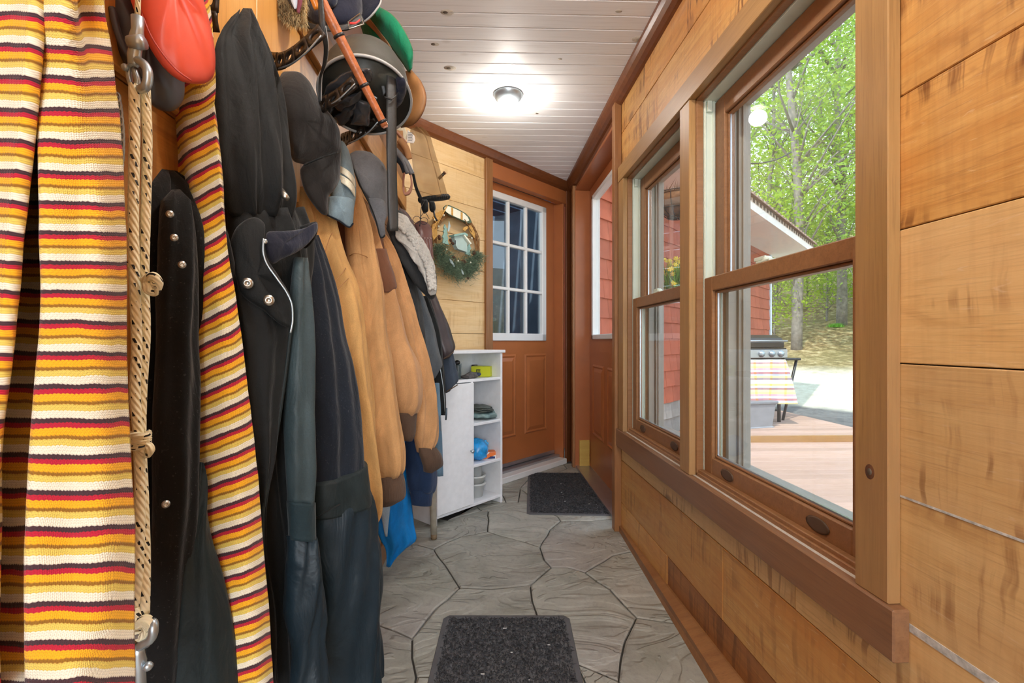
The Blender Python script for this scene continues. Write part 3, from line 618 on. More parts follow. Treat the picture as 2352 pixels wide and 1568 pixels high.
t3 = struct('trim_3', (XR, 3, 0))
jb = box('door_jamb', (XR-.003, 3.64, 0), (X2+.04, 3.66, 2.13), M_DOOR, t3); box('repair_block', (XR+.028, 3.622, 0), (X2-.004, 3.641, .215), W_NEW, jb)
box('door_jamb', (XR+.022, 2.44, 0), (X2+.04, 2.46, 2.13), M_DOOR, t3); box('head_jamb', (XR, 2.44, 2.13), (X2+.05, 3.66, 2.15), M_DOOR, t3)
box('head_wall', (XR, 2.42, 2.15), (XR+.05, 3.86, HC), W_CROWN, t3)
board('door_casing', (XR-.018, 2.432, 0), (XR-.018, 2.432, HC-.04), .036, .05, W_DOORTRIM, (1, 0, 0), t3)
board('corner_board', (XR-.008, 3.675, 0), (XR-.008, 3.675, HC-.06), .05, .024, W_DOORTRIM, (0, 1, 0), t3); box('corner_panel', (XR-.002, 3.7, 0), (XR+.04, 3.9, HC), W_CROWN, t3)
box('door_sill', (XR, 2.44, -.01), (X2+.06, 3.66, .02), M_ALU, t3)
# crown moulding
def crown(name, a, b, inw, par):
    a, b, inw = Vector(a), Vector(b), Vector(inw).normalized(); prof = [(0, 0), (.055, 0), (.052, -.012), (.043, -.028), (.03, -.042), (.014, -.052), (0, -.056)]
    v = [p+inw*x+Vector((0, 0, z)) for p in (a, b) for x, z in prof]; n = len(prof)
    return put(name, newmesh(name, v, [tuple(range(n)), tuple(range(n, 2*n))]+[(i, (i+1) % n, n+(i+1) % n, n+i) for i in range(n)], W_CROWN, False), par)
t4 = struct('trim_4', (XR, 1, HC)); crown('crown_moulding', (XR, YR, HC), (XR, 3.88, HC), (-1, 0, 0), t4)
t5 = struct('trim_5', mx=MX45); crown('crown_moulding', q45(-.66, 0, HC), q45(.99, 0, HC), n45, t5)
# rear end of the porch, behind the camera: frame round a tall opening left for the added fill light
wre = struct('wall_rear', (0, YR, 0))
for a, b in (((XL, YR-.05, 0), (-.42, YR, HC)), ((.66, YR-.05, 0), (XR, YR, HC)), ((-.42, YR-.05, 2.15), (.66, YR, HC)), ((-.42, YR-.05, 0), (.66, YR, .5))): box('panel', a, b, W_GOLD, wre)
# ---------------------------------------------------------------- the two double-hung windows and their casing
t6 = struct('trim_6', (XR, 1.57, 1.1)); XF = XR-.0115
board('side_casing', (XF, .8025, .528), (XF, .8025, 1.845), .073, .023, W_TRIM, (0, 1, 0), t6)
board('side_casing', (XF, 2.345, .528), (XF, 2.345, 1.77), .08, .023, W_TRIM, (0, 1, 0), t6)
board('mullion_casing', (XF, 1.5855, .528), (XF, 1.5855, 1.77), .077, .023, W_TRIM, (0, 1, 0), t6)
board('head_casing', (XF-.001, .766, 1.808), (XF-.001, 2.385, 1.808), .076, .026, W_TRIM, (0, 0, 1), t6)
MB().lathe([(.011, .0006), (.010, -.0002), (.0003, -.0004)], frame((XF-.0115, .8045, .741), (1, 0, 0), (0, 0, 1)), 20, 1.3).build('knot', M_KNOTW, t6); MB().lathe([(.0055, .0006), (.005, -.0006), (.0003, -.0008)], frame((XF-.0115, .8045, .741), (1, 0, 0), (0, 0, 1)), 16, 1.2).build('knot_core', M_KNOTD, t6)
board('apron', (XF-.003, .748, .484), (XF-.003, 2.41, .484), .088, .03, W_SILL, (0, 0, 1), t6, .003)
box('stool_ledge', (XR-.010, .839, .515), (XR+.03, 2.305, .5285), M_DUST, t6, bev=0)
def window(nm, ya, yb):
    w = struct(nm, (XR+.04, (ya+yb)/2, .53)); z0, z1 = .528, 1.772
    jm = MB()
    for y_, s in ((ya, 1), (yb, -1)):
        jm.box((XR-.001, min(y_, y_-s*.02), z0), (XR+.17, max(y_, y_-s*.02), z1)); jm.box((XR-.001, min(y_, y_+s*.008), z0), (XR+.022, max(y_, y_+s*.008), z1))
    jm.box((XR, ya-.02, z1), (XR+.17, yb+.02, z1+.02)); jm.box((XR-.001, ya, z1-.01), (XR+.022, yb, z1)); jm.box((XR-.001, ya, z0-.02), (XR+.17, yb, z0+.012)); jm.box((XR+.004, ya, z0), (XR+.022, yb, z0+.022))
    jm.build('jamb_frame', W_SASH, w, False, .002)
    tr = MB()
    for y_, s in ((ya, 1), (yb, -1)):
        tr.box((XR+.0225, min(y_, y_+s*.010), z0), (XR+.082, max(y_, y_+s*.010), z1-.01))
        for xx in (.024, .049, .053, .079): tr.box((XR+xx, min(y_, y_+s*.016), z0), (XR+xx+.0035, max(y_, y_+s*.016), z1-.012))
        tr.box((XR+.03, min(y_+s*.008, y_+s*.02), z1-.05), (XR+.046, max(y_+s*.008, y_+s*.02), z1-.013))
    tr.box((XR+.0225, ya, z1-.014), (XR+.082, yb, z1-.004)); tr.build('vinyl_track', M_VINYL, w, False, .001)
    oj = MB()
    for y_, s in ((ya, 1), (yb, -1)):
        for xa, xb, t in ((.13, .17, .03), (.14, .15, .038), (.10, .128, .02)): oj.box((XR+xa, min(y_, y_+s*t), z0), (XR+xb, max(y_, y_+s*t), z1))
    oj.box((XR+.12, ya, z1-.03), (XR+.17, yb, z1)); oj.box((XR+.12, ya, z0-.005), (XR+.19, yb, z0+.03)); oj.build('outer_jamb', M_OUTJ, w, False, .001)
    def sash(name, xa, xb, za, zb, bot, top, st, parent):
        s = MB(); yA, yB = ya+.010, yb-.010
        s.box((xa, yA, za), (xb, yA+st, zb)); s.box((xa, yB-st, za), (xb, yB, zb)); s.box((xa, yA+st, za), (xb, yB-st, za+bot)); s.box((xa, yA+st, zb-top), (xb, yB-st, zb))
        b_ = .008                                                     # stepped glazing bead
        for (p, q) in (((yA+st, za+bot), (yA+st+b_, zb-top)), ((yB-st-b_, za+bot), (yB-st, zb-top)), ((yA+st, za+bot), (yB-st, za+bot+b_)), ((yA+st, zb-top-b_), (yB-st, zb-top))): s.box((xa+.01, p[0], p[1]), (xb-.008, q[0], q[1]))
        o = s.build(name, W_SASH, parent, False, .0025)
        box('pane', (xa+.018, yA+st, za+bot), (xa+.022, yB-st, zb-top), M_GLASS, o, bev=0)
        gl = MB()
        for (p, q) in (((yA+st+b_, za+bot+b_), (yA+st+b_+.004, zb-top-b_)), ((yB-st-b_-.004, za+bot+b_), (yB-st-b_, zb-top-b_)), ((yA+st, za+bot+b_), (yB-st, za+bot+b_+.004))): gl.box((xa+.013, p[0], p[1]), (xa+.018, q[0], q[1]))
        gl.build('glazing_tape', M_ALU, o, False); return o
    up = sash('upper_sash', XR+.060, XR+.095, 1.13, z1-.016, .045, .062, .062, w); lo = sash('lower_sash', XR+.023, XR+.052, z0+.014, 1.177, .058, .046, .054, w)
    lp = MB()
    for yy in (ya+.16, yb-.16): lp.lathe([(.0005, 0), (.016, 0), (.017, .002), (.013, .003), (.0005, .002)], frame((XR+.0235, yy, .572), (-1, 0, 0), (0, 1, 0)), 16, 2.2)
    lp.build('finger_lift', plain('lift_dark', C(84, 62, 44), .5), lo)
    lk = MB(); yc = (ya+yb)/2+.02; lk.box((XR+.026, yc-.03, 1.177), (XR+.05, yc+.03, 1.183)); lk.lathe([(.013, 0), (.012, .008), (.004, .012)], Matrix.Translation((XR+.04, yc, 1.182)), 14); lk.box((XR+.03, yc-.004, 1.185), (XR+.036, yc+.045, 1.195)); lk.build('sash_lock', M_VINYL, lo, False, .001)
    sc = MB(); sc.box((XR+.142, ya+.03, z0+.03), (XR+.1425, yb-.03, z1-.03)); sc.build('insect_screen', M_SCREEN, w, False)
    return w
window('window_1', .839, 1.547); window('window_2', 1.624, 2.305)
mull = struct('trim_7'); box('mullion_post', (XR+.002, 1.567, .5), (XR+.17, 1.604, 1.79), W_SASH, mull, bev=0)
# ---------------------------------------------------------------- ceiling lamps
def lamp(x, y, label, power):
    o = thing('recessed_lamp', label, 'lamp', (x, y, HC), 'recessed ceiling lamps')
    mx = Matrix.Translation((x, y, HC)); MB().lathe([(.076, .0), (.075, -.006), (.066, -.022), (.052, -.036), (.040, -.040), (.037, -.037), (.036, -.010), (.03, -.004)], mx, 36).build('trim_ring', M_STEEL, o)
    MB().lathe([(.034, -.022), (.034, -.027), (.022, -.031), (.0005, -.033)], mx, 24).build('bulb', M_LAMP, o)
    light('recessed_lamp_light', 'POINT', (x, y, HC-.085), (x, y, 0), power, (1, .94, .86), .04)
lamp(.122, 2.44, 'lit brushed metal lamp set in the white board ceiling', 7.5)
lamp(.122, .75, 'lamp in the ceiling above the near floor mat', 19); lamp(.122, -.95, 'lamp in the ceiling nearest the porch end', 14)  # both added out of view to brighten the near part of the room
# ---------------------------------------------------------------- cabinet, mats, things at the far end
S0, S1, DF, DB = -.632, -.112, -.272, -.012
cab = thing('cabinet', 'white cabinet with one closed door beside four open shelves, below the wreath', 'cabinet', q45((S0+S1)/2, (DF+DB)/2, 0))
T = .016; SP = -.372
box('top_panel', (S0-.012, DF-.012, .902), (S1+.012, DB, .92), M_CAB, cab, MX45, .003)
for s in (S0, S1-T): box('side_panel', (s, DF+.003, 0), (s+T, DB, .902), M_CAB, cab, MX45)
box('back_panel', (S0+T, DB-.006, .05), (S1-T, DB, .902), M_CAB, cab, MX45, 0)
box('divider', (SP, DF+.003, .052), (SP+T, DB-.007, .742), M_CAB, cab, MX45)
for z, a in ((.052, S0+T), (.757, S0+T)): box('shelf', (a, DF+.003, z-T), (S1-T, DB-.007, z), M_CAB, cab, MX45)
for z in (.505, .27): box('shelf', (SP+T, DF+.003, z-T), (S1-T, DB-.007, z), M_CAB, cab, MX45)
cdoor = box('door', (S0+.001, DF-.014, .058), (SP+.006, DF+.001, .738), M_CAB, cab, MX45)
MB().lathe([(.003, 0), (.003, .012), (.010, .016), (.011, .022), (.007, .026), (.0004, .027)], MX45 @ frame((SP-.022, DF-.0145, .36), (0, -1, 0)), 20).build('knob', M_STEEL, cdoor)
def place(px, z):                     # point on a cabinet shelf seen at this column: ray meets a plane parallel to the front
    return None
def s_at(px, d):
    q = (px-CX)/FPX; # ray (sA+q*cA, cA-q*sA); solve for behind-wall distance d
    rx, ry = sA+q*cA, cA-q*sA; k = (d*math.sqrt(2)+YB)/(ry-rx); return (rx*k+ry*k-YB)/math.sqrt(2)
# top compartment
sa, sb = s_at(1094, -.09), s_at(1134, -.16)
yb_ = thing('card_box', 'small chartreuse box with a black square printed on its side, top cabinet shelf', 'box', q45(sa, -.1, .758))
yr = Matrix.Translation(q45(s_at(1113, -.17), -.155, .758)) @ Matrix.Rotation(math.radians(-12), 4, 'Z')
box('carton', (-.062, -.05, 0), (.055, .05, .062), M_YELBOX, yb_, yr, .002)
box('printed_square', (-.030, -.0508, .014), (-.004, -.0500, .044), M_BLACK, yb_, yr, 0)
for k in range(4): box('printed_bar', (-.026+.006*k, -.0512, .018), (-.0235+.006*k, -.0508, .040), M_YELBOX, yb_, yr, 0)
can = thing('pepper_canister', 'black capped canister with a clip, standing at left on the top cabinet shelf', 'canister', q45(-.43, -.2, .758)); cx_ = Matrix.Translation(q45(s_at(1052, -.2), -.2, .757))
MB().lathe([(.0005, 0), (.016, 0), (.017, .004), (.017, .075), (.014, .082), (.0005, .083)], cx_, 20).build('body', plain('can_slate', C(58, 70, 72), .4), can)
MB().ball(cx_ @ Vector((-.004, 0, .094)), .017, 12, (1, 1, .8)).build('cap', M_BLACK, can); MB().box((.012, -.006, .02), (.02, .006, .088), cx_).build('clip', plain('clip_grey', C(104, 112, 112), .4), can, False, .001)
gl_ = thing('folded_glove', 'dark grey folded glove lying before the chartreuse box', 'glove', q45(-.34, -.2, .757))
def lump(name, px0, px1, d, z, h, w, mat, par, seed, n=3):
    s0, s1 = s_at(px0, d), s_at(px1, d); m = MB(); c = q45((s0+s1)/2, d, z+h/2)
    m.ball((0, 0, 0), 1, 28, ((s1-s0)/2, w/2, h/2)); V = []
    for p in m.v:
        p = Vector(p); k = noise.noise_vector(Vector((p.x*26, p.y*26, p.z*40))+Vector((seed, 0, 0)))*.012; q = p+k; q.z = max(q.z, -h/2+.0008); V.append(q)
    m.v = [tuple(p) for p in V]; mx = MX45.copy(); mx.translation = c
    return m.build(name, mat, par, mx=mx)
lump('palm', 1068, 1099, -.215, .757, .036, .07, plain('glove_dark', C(84, 80, 78), .7, var=.4, sc=80), gl_, 3)
lump('cuff', 1059, 1076, -.205, .757, .018, .06, plain('glove_cuff', C(66, 62, 60), .8), gl_, 5); lump('fingertip', 1085, 1101, -.226, .761, .03, .036, plain('glove_navy', C(40, 52, 76), .35), gl_, 8)
ck = thing('camera_case', 'small black case tucked behind the folded glove', 'case', q45(s_at(1090, -.06), -.06, .757)); box('case', (s_at(1086, -.05), -.07, .757), (s_at(1097, -.05), -.035, .822), M_BLACK, ck, MX45, .004); box('case_lid', (s_at(1086, -.05)-.001, -.071, .806), (s_at(1097, -.05)+.001, -.034, .824), M_IRON, ck, MX45, .004)
# second shelf
fc = thing('folded_cloth', 'dark olive folded cloth lying on the crinkled grey-green bag', 'cloth', q45(-.3, -.15, .55))
for k in range(3): lump('fold', 1086, 1124-3*k, -.17, .546+.012*k, .018, .17, M_OLIVEC, fc, 11+k)
tg = lump('plastic_bag', 1080, 1134, -.17, .505, .048, .18, M_CAMO, None, 21); tag(tg, 'crinkled grey-green plastic bag on the second open shelf', 'bag')
# third shelf
bbg = lump('blue_bag', 1076, 1112, -.19, .27, .125, .15, M_BLUEBAG, None, 31); tag(bbg, 'crumpled translucent blue plastic bag with a knot, third open shelf', 'bag')
kx = MX45.copy(); kx.translation = q45(s_at(1114, -.2), -.205, .355); kn = MB()
for k in range(5): kn.ball((.012*math.cos(k*1.3), .008*math.sin(k*2.1), .014*math.sin(k*1.3)), .011, 8, (1.2, .8, 1))
kn.build('knot', plain('blue_film_light', C(70, 176, 232), .25), bbg, mx=kx)
ob = thing('orange_carton', 'small orange and white carton with a navy stripe, on the third open shelf', 'box', q45(-.2, -.2, .27)); orx = Matrix.Translation(q45(s_at(1122, -.225), -.2, .2705)) @ Matrix.Rotation(math.radians(8), 4, 'Z')
box('carton', (-.062, -.035, 0), (.058, .035, .04), M_TAG, ob, orx, .0015)
MB().prism([(-.02, .002), (.0, .002), (.056, .024), (.056, .0395), (.02, .0395), (-.002, .02)], .0352, .0358, orx @ Matrix(((1, 0, 0, 0), (0, 0, -1, 0), (0, 1, 0, 0), (0, 0, 0, 1)))).build('orange_print', M_ORG, ob, False)
MB().prism([(.004, .002), (.052, .002), (.052, .014), (.024, .018)], .0352, .0358, orx @ Matrix(((1, 0, 0, 0), (0, 0, -1, 0), (0, 1, 0, 0), (0, 0, 0, 1)))).build('navy_print', plain('navy_print', C(30, 52, 104), .5), ob, False)
box('orange_end', (.0578, -.034, .001), (.0586, .034, .039), M_ORG, ob, orx, 0); box('orange_lid', (.0, -.034, .0398), (.057, .034, .0404), M_ORG, ob, orx, 0)
# bottom: milky tubs, one inside the other, and a clear tall container
tbx = Matrix.Translation(q45(s_at(1090, -.17), -.18, .0525))
for k, lab in enumerate(('lower milky plastic tub on the bottom cabinet shelf', 'upper milky plastic tub nested in the one below, bottom cabinet shelf')):
    o = thing('plastic_tub', lab, 'tub', tbx @ Vector((0, 0, .045*k)), 'milky tubs on the bottom shelf'); r = .052; z = .045*k+.001
    MB().lathe([(.0005, z), (r*.78, z), (r, z+.07), (r+.006, z+.07), (r+.006, z+.082), (r-.004, z+.082), (r*.74, z+.004), (.0005, z+.004)], tbx, 32).build('bowl', M_TUB, o)
    MB().lathe([(r+.0065, z+.072), (r+.009, z+.074), (r+.009, z+.080), (r+.0065, z+.082)], tbx, 32, closed=True).build('rim', M_TUB, o)
o = thing('clear_jar', 'tall clear plastic jar standing in the upper milky tub', 'jar', tbx @ Vector((0, 0, .052)))
MB().lathe([(.0005, .052), (.034, .052), (.036, .19), (.033, .19), (.031, .056), (.0005, .056)], tbx, 24).build('jar_wall', veil('milky_clear', C(214, 218, 216), .4), o); MB().lathe([(.038, .188), (.039, .192), (.039, .2), (.0005, .2), (.0005, .188)], tbx, 24).build('jar_lid', M_TUB, o)
# walking stick by the cabinet
st = thing('walking_stick', 'weathered pale pole standing on the flagstones against the cabinet', 'pole', FL(997, 1239))
b0 = FL(997, 1238); b1 = P(979, 700, 2.42); MB().tube([b0+(b1-b0)*t for t in (0.02, .1, .4, .7, 1)], [.0155, .0165, .0165, .016, .015], 14).build('shaft', M_ASH, st); MB().tube([b0+Vector((0, 0, .0005)), b0+(b1-b0)*.02], [.0145, .0158], 14).build('tip', plain('pole_tip', C(120, 100, 74), .7), st)
# floor mats
def mat(label, c, L, wd, ang, seed):
    o = thing('door_mat', label, 'mat', c, 'black door mats'); mx = Matrix.Translation(Vector(c)) @ Matrix.Rotation(ang, 4, 'Z'); r_ = np.random.default_rng(seed)
    e = .02; m = MB(); a, b = wd/2, L/2; ch = .018
    out = [(-a+ch, -b), (a-ch, -b), (a, -b+ch), (a, b-ch), (a-ch, b), (-a+ch, b), (-a, b-ch), (-a, -b+ch)]; sc = lambda k, z: [mx @ Vector((x*(a-k)/a, y*(b-k)/b, z)) for x, y in out]
    v = sc(0, .0005)+sc(.002, .004)+sc(e-.004, .0062)+sc(e, .0045); f = [tuple(range(8))]+[(r*8+i, r*8+(i+1) % 8, (r+1)*8+(i+1) % 8, (r+1)*8+i) for r in range(3) for i in range(8)]+[tuple(24+i for i in range(8))]
    m.add(v, f); m.build('rubber_border', M_RUBBER, o, False)
    n = 15000; X = r_.uniform(-a+e, a-e, n); Y = r_.uniform(-b+e, b-e, n); V = np.zeros((n, 4, 3)); th_ = r_.uniform(0, 6.28, n); w = .0016; hgt = r_.uniform(.006, .011, n)
    dx, dy = np.cos(th_), np.sin(th_); lx = r_.normal(0, .003, n); ly = r_.normal(0, .003, n)
    V[:, 0] = np.stack([X-dx*w, Y-dy*w, 0*X+.004], 1); V[:, 1] = np.stack([X+dx*w, Y+dy*w, 0*X+.004], 1); V[:, 2] = np.stack([X+lx+dx*w, Y+ly+dy*w, hgt], 1); V[:, 3] = np.stack([X+lx*2, Y+ly*2, hgt*.75], 1)
    me = bpy.data.meshes.new('pile'); me.vertices.add(4*n); me.vertices.foreach_set('co', V.ravel()); me.loops.add(6*n)
    idx = (np.arange(n)[:, None]*4+np.array([0, 1, 2, 0, 2, 3])).ravel(); me.loops.foreach_set('vertex_index', idx.astype(np.int32)); me.polygons.add(2*n); me.polygons.foreach_set('loop_start', np.arange(0, 6*n, 3)); me.update(calc_edges=True); me.validate()
    me.materials.append(M_PILE); pl = put('pile', me, o, mx); pl['kind'] = 'stuff'
    lt = MB()
    for k in range(12 if L < .6 else 16):
        x, y_ = r_.uniform(-a*.8, a*.8), r_.uniform(-b*.8, b*.8); an = r_.uniform(0, 6.28); q = .003+.004*r_.random(); lt.box((x-q, y_-.0008, .011), (x+q*math.cos(an), y_+.0012, .0122))
    lg = lt.build('lint', M_TAG, o, False, mx=mx); lg['kind'] = 'stuff'
    return o
c = [FL(1215, 1084, .006), FL(1366, 1084, .006), FL(1408, 1180, .006), FL(1232, 1186, .006)]; cc = sum(c, Vector())/4
ax = ((c[0]-c[3])+(c[1]-c[2])); mat('black door mat lying before the orange side door', (cc.x-.01, cc.y, 0), .86, .50, math.atan2(ax.y, ax.x)-math.pi/2-.02, 5)
c = [FL(1020, 1411, .006), FL(1307, 1411, .006)]; mid = (c[0]+c[1])/2; dr = (FL(1318, 1490, .006)+FL(1006, 1490, .006))/2-mid; an = math.atan2(c[1].y-c[0].y, c[1].x-c[0].x); wdt = (c[1]-c[0]).length
cy_ = mid+Matrix.Rotation(an, 3, 'Z') @ Vector((0, -.38, 0)); mat('black door mat with grey rubber edge lying nearest below the big window', (cy_.x, cy_.y, 0), .76, wdt, an, 9)
# ---------------------------------------------------------------- wreath on the 45-degree wall
wc_ = q45(s_at(1047, -.03), -.02, EYE+(CY-563)/FPX*2.99); wre_ = thing('wreath', 'twig wreath with birdhouse, toy canoe and pine greenery on the straw-coloured plank wall', 'wreath', wc_)
WX = MX45.copy(); WX.translation = wc_
def wp(px, py, d=0.): return Vector((s_at(px, -.02-d)-s_at(1047, -.03), -d, (563-py)/FPX*2.99*(1+.0009*(px-1047))))
tw = MB(); r_ = random.Random(4)
for k in range(16):
    ph = r_.random()*6.28; rr = .178+r_.uniform(-.018, .018); pts = []
    for j in range(28):
        a = 2*math.pi*j/27+ph; q = rr+.008*math.sin(3*a+k)+r_.uniform(-.002, .002); pts.append((q*math.cos(a), -.012+.008*math.sin(5*a+k*2), q*math.sin(a)))
    tw.tube(pts, .0028, 5)
tw.build('twig_ring', M_TWIG, wre_, mx=WX)
def flat(name, pts, mat, d, t, par=wre_, **kw):
    q = [wp(px, py, d) for px, py in pts]; m = MB(); n = len(q); v = q+[p-Vector((0, t, 0)) for p in q]
    m.add(v, [tuple(range(n)), tuple(range(n, 2*n))]+[(i, (i+1) % n, n+(i+1) % n, n+i) for i in range(n)]); return m.build(name, mat, par, False, mx=WX)
Z6 = lambda x, y: (980+x/8.714, 470+y/8.714)
cano = [Z6(*p) for p in ((325, 190), (370, 140), (430, 130), (600, 170), (760, 225), (840, 290), (878, 370), (830, 405), (760, 400), (600, 360), (440, 320), (370, 280), (335, 235))]
ca = flat('canoe', cano, M_GRNRIM, .03, .012); cc_ = (sum(p[0] for p in cano)/13, sum(p[1] for p in cano)/13)
flat('canoe_inside', [(cc_[0]+(x-cc_[0])*.9, cc_[1]+(y-cc_[1])*.8) for x, y in cano], M_CREAMW, .0425, .002, ca)
for xa in (490, 680): flat('canoe_seat', [Z6(xa, 170+(xa-490)*.27), Z6(xa+38, 180+(xa-490)*.27), Z6(xa+38, 325+(xa-490)*.27), Z6(xa, 315+(xa-490)*.27)], M_STRAW, .0445, .002, ca)
MB().tube([wp(*Z6(415, 150), .05), wp(*Z6(170, 640), .04)], .0035, 6).build('fishing_rod', M_STRAW, wre_, mx=WX)
MB().tube([wp(*Z6(760, 350), .05), wp(*Z6(900, 560), .04)], .0025, 6).build('paddle_shaft', M_TWIG, wre_, mx=WX)
flat('paddle_blade', [Z6(*p) for p in ((800, 465), (830, 485), (760, 575), (715, 545), (735, 500))], M_STRAW, .04, .004)
for pts in (((150, 340), (300, 240), (330, 300), (190, 520), (110, 420)), ((110, 560), (190, 500), (200, 760), (130, 860), (90, 720)), ((830, 430), (880, 420), (960, 560), (950, 660), (860, 560))): flat('woven_snowshoe', [Z6(*p) for p in pts], M_STRAW, .024, .006)
hs = flat('birdhouse', [Z6(*p) for p in ((480, 720), (640, 655), (745, 810), (745, 985), (560, 960), (520, 900))], M_LTEAL, .03, .03)
flat('birdhouse_roof', [Z6(*p) for p in ((440, 712), (660, 625), (722, 648), (720, 690), (650, 668), (450, 745))], M_TEAL, .028, .046, hs); flat('birdhouse_roof', [Z6(*p) for p in ((640, 680), (664, 668), (800, 810), (775, 828))], M_CREAMW, .028, .046, hs)
flat('birdhouse_door', [Z6(*p) for p in ((566, 805), (582, 803), (580, 880), (564, 880))], M_BLACK, .0605, .001, hs)
flat('cut_out_tree', [Z6(*p) for p in ((350, 520), (375, 580), (400, 600), (385, 640), (410, 700), (392, 720), (420, 790), (400, 810), (430, 905), (310, 890), (320, 790), (300, 780), (335, 680), (320, 660), (345, 610), (325, 590))], M_TEAL, .035, .008)
flat('cut_out_tree', [Z6(*p) for p in ((840, 745), (862, 800), (850, 830), (880, 890), (850, 910), (865, 1030), (760, 1010), (780, 960), (760, 930), (800, 900), (780, 880), (812, 840))], M_TEAL, .035, .008)
for pts in (((440, 450), (470, 540), (440, 650), (415, 660), (425, 560)), ((450, 1170), (510, 1210), (555, 1300), (540, 1315), (470, 1240)), ((690, 1325), (715, 1350), (740, 1420), (720, 1430), (690, 1380))): flat('small_fish', [Z6(*p) for p in pts], plain('fish_grey', C(176, 194, 198), .3), .05, .004)
def cone(px, py, r, tilt):
    m = MB(); c = wp(px, py, .045); mm = frame(c, (math.sin(tilt), -.3, -math.cos(tilt))); m.lathe([(.0005, -r*1.1), (r*.5, -r*.9), (r*.62, 0), (r*.4, r*.8), (.0005, r*1.15)], mm, 10)
    for k in range(34):
        z = -1+2*k/33; a = k*2.4; q = r*(.78*math.sqrt(max(.05, 1-z*z*.8))); p = Vector((q*math.cos(a), q*math.sin(a), z*r)); m.ball(mm @ p, r*.24, 6, (1, 1, .45))
    m.build('pinecone', M_CONE, wre_, mx=WX)
for p, r, t in (((255, 800), .014, .1), ((480, 810), .010, .4), ((540, 1120), .011, 1.2), ((740, 1170), .014, 1.4), ((950, 960), .014, -.9), ((830, 1470), .008, .2), ((520, 860), .010, 1.)): cone(*Z6(*p), r, t)
for p in ((400, 1010), (630, 1185), (240, 600), (160, 490), (905, 690), (880, 1165), (345, 365)): MB().ball(wp(*Z6(*p), .055), .0048, 10, (1, 1, 1.15)).build('acorn', M_CREAMW, wre_, mx=WX)
it = []
for k in range(5200):
    a = math.radians(r_.choice((r_.uniform(188, 350), r_.uniform(200, 345)))); rad = .166+r_.gauss(0, .030); b = Vector((rad*math.cos(a), -.02-r_.random()*.025, rad*math.sin(a)-.008)); cl = Vector((math.cos(a*9+2)*.6, -.5, math.sin(a*13)*.6))
    dd = (cl+Vector((r_.gauss(0, .7), r_.gauss(-.3, .4), r_.gauss(0, .7)))).normalized()*r_.uniform(.022, .045); it.append((WX @ b, WX @ (b+dd)))
hairs('pine_needles', it, .0016, M_NEEDLE, wre_)
# dark peg in the 45-degree wall beside the mesh bag
pg = thing('wall_peg', 'short dark peg in the straw-coloured wall right of the mesh bag', 'peg', q45(s_at(1014, 0), 0, 1.9)); pa, pb = q45(s_at(1008, 0), -.0005, EYE+(CY-418)/FPX*2.93), q45(s_at(1020, -.035), -.04, EYE+(CY-404)/FPX*2.90)
MB().tube([pa, pb], [.009, .0085], 12).build('shaft', M_IRON, pg); MB().tube([pb, pb+(pb-pa).normalized()*.004], [.011, .010], 12).build('tip', M_CONE, pg)
# ---------------------------------------------------------------- garments on the left wall, near to far
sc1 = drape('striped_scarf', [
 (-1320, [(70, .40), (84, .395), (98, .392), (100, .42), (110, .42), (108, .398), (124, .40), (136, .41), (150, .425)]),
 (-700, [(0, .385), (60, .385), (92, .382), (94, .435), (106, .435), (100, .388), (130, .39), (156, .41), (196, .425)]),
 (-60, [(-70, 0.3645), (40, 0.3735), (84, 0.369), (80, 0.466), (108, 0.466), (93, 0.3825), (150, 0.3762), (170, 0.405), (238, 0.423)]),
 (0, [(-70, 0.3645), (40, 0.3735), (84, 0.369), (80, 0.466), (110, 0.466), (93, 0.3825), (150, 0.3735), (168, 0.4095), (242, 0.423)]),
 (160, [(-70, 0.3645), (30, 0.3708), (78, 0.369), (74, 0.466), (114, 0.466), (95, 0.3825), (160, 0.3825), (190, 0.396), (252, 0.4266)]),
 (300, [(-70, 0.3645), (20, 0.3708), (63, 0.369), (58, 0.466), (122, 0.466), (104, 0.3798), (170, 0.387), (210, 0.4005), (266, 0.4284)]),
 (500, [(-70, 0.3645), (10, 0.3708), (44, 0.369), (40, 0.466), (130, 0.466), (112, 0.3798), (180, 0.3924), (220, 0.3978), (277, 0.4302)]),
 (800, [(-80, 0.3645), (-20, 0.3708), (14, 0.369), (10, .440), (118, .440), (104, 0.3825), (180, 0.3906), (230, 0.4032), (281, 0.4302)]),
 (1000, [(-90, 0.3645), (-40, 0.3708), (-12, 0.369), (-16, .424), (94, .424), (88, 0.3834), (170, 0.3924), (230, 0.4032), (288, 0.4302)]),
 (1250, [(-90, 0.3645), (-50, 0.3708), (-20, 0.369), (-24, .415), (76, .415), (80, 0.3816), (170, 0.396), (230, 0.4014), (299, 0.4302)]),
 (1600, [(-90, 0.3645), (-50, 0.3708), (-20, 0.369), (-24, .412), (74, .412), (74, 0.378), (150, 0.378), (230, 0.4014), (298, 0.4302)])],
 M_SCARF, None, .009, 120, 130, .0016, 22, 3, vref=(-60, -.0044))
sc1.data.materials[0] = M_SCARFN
tag(sc1, 'wide striped knit scarf hanging nearest the camera, beside the flecked rope', 'scarf', 'striped knit scarves')
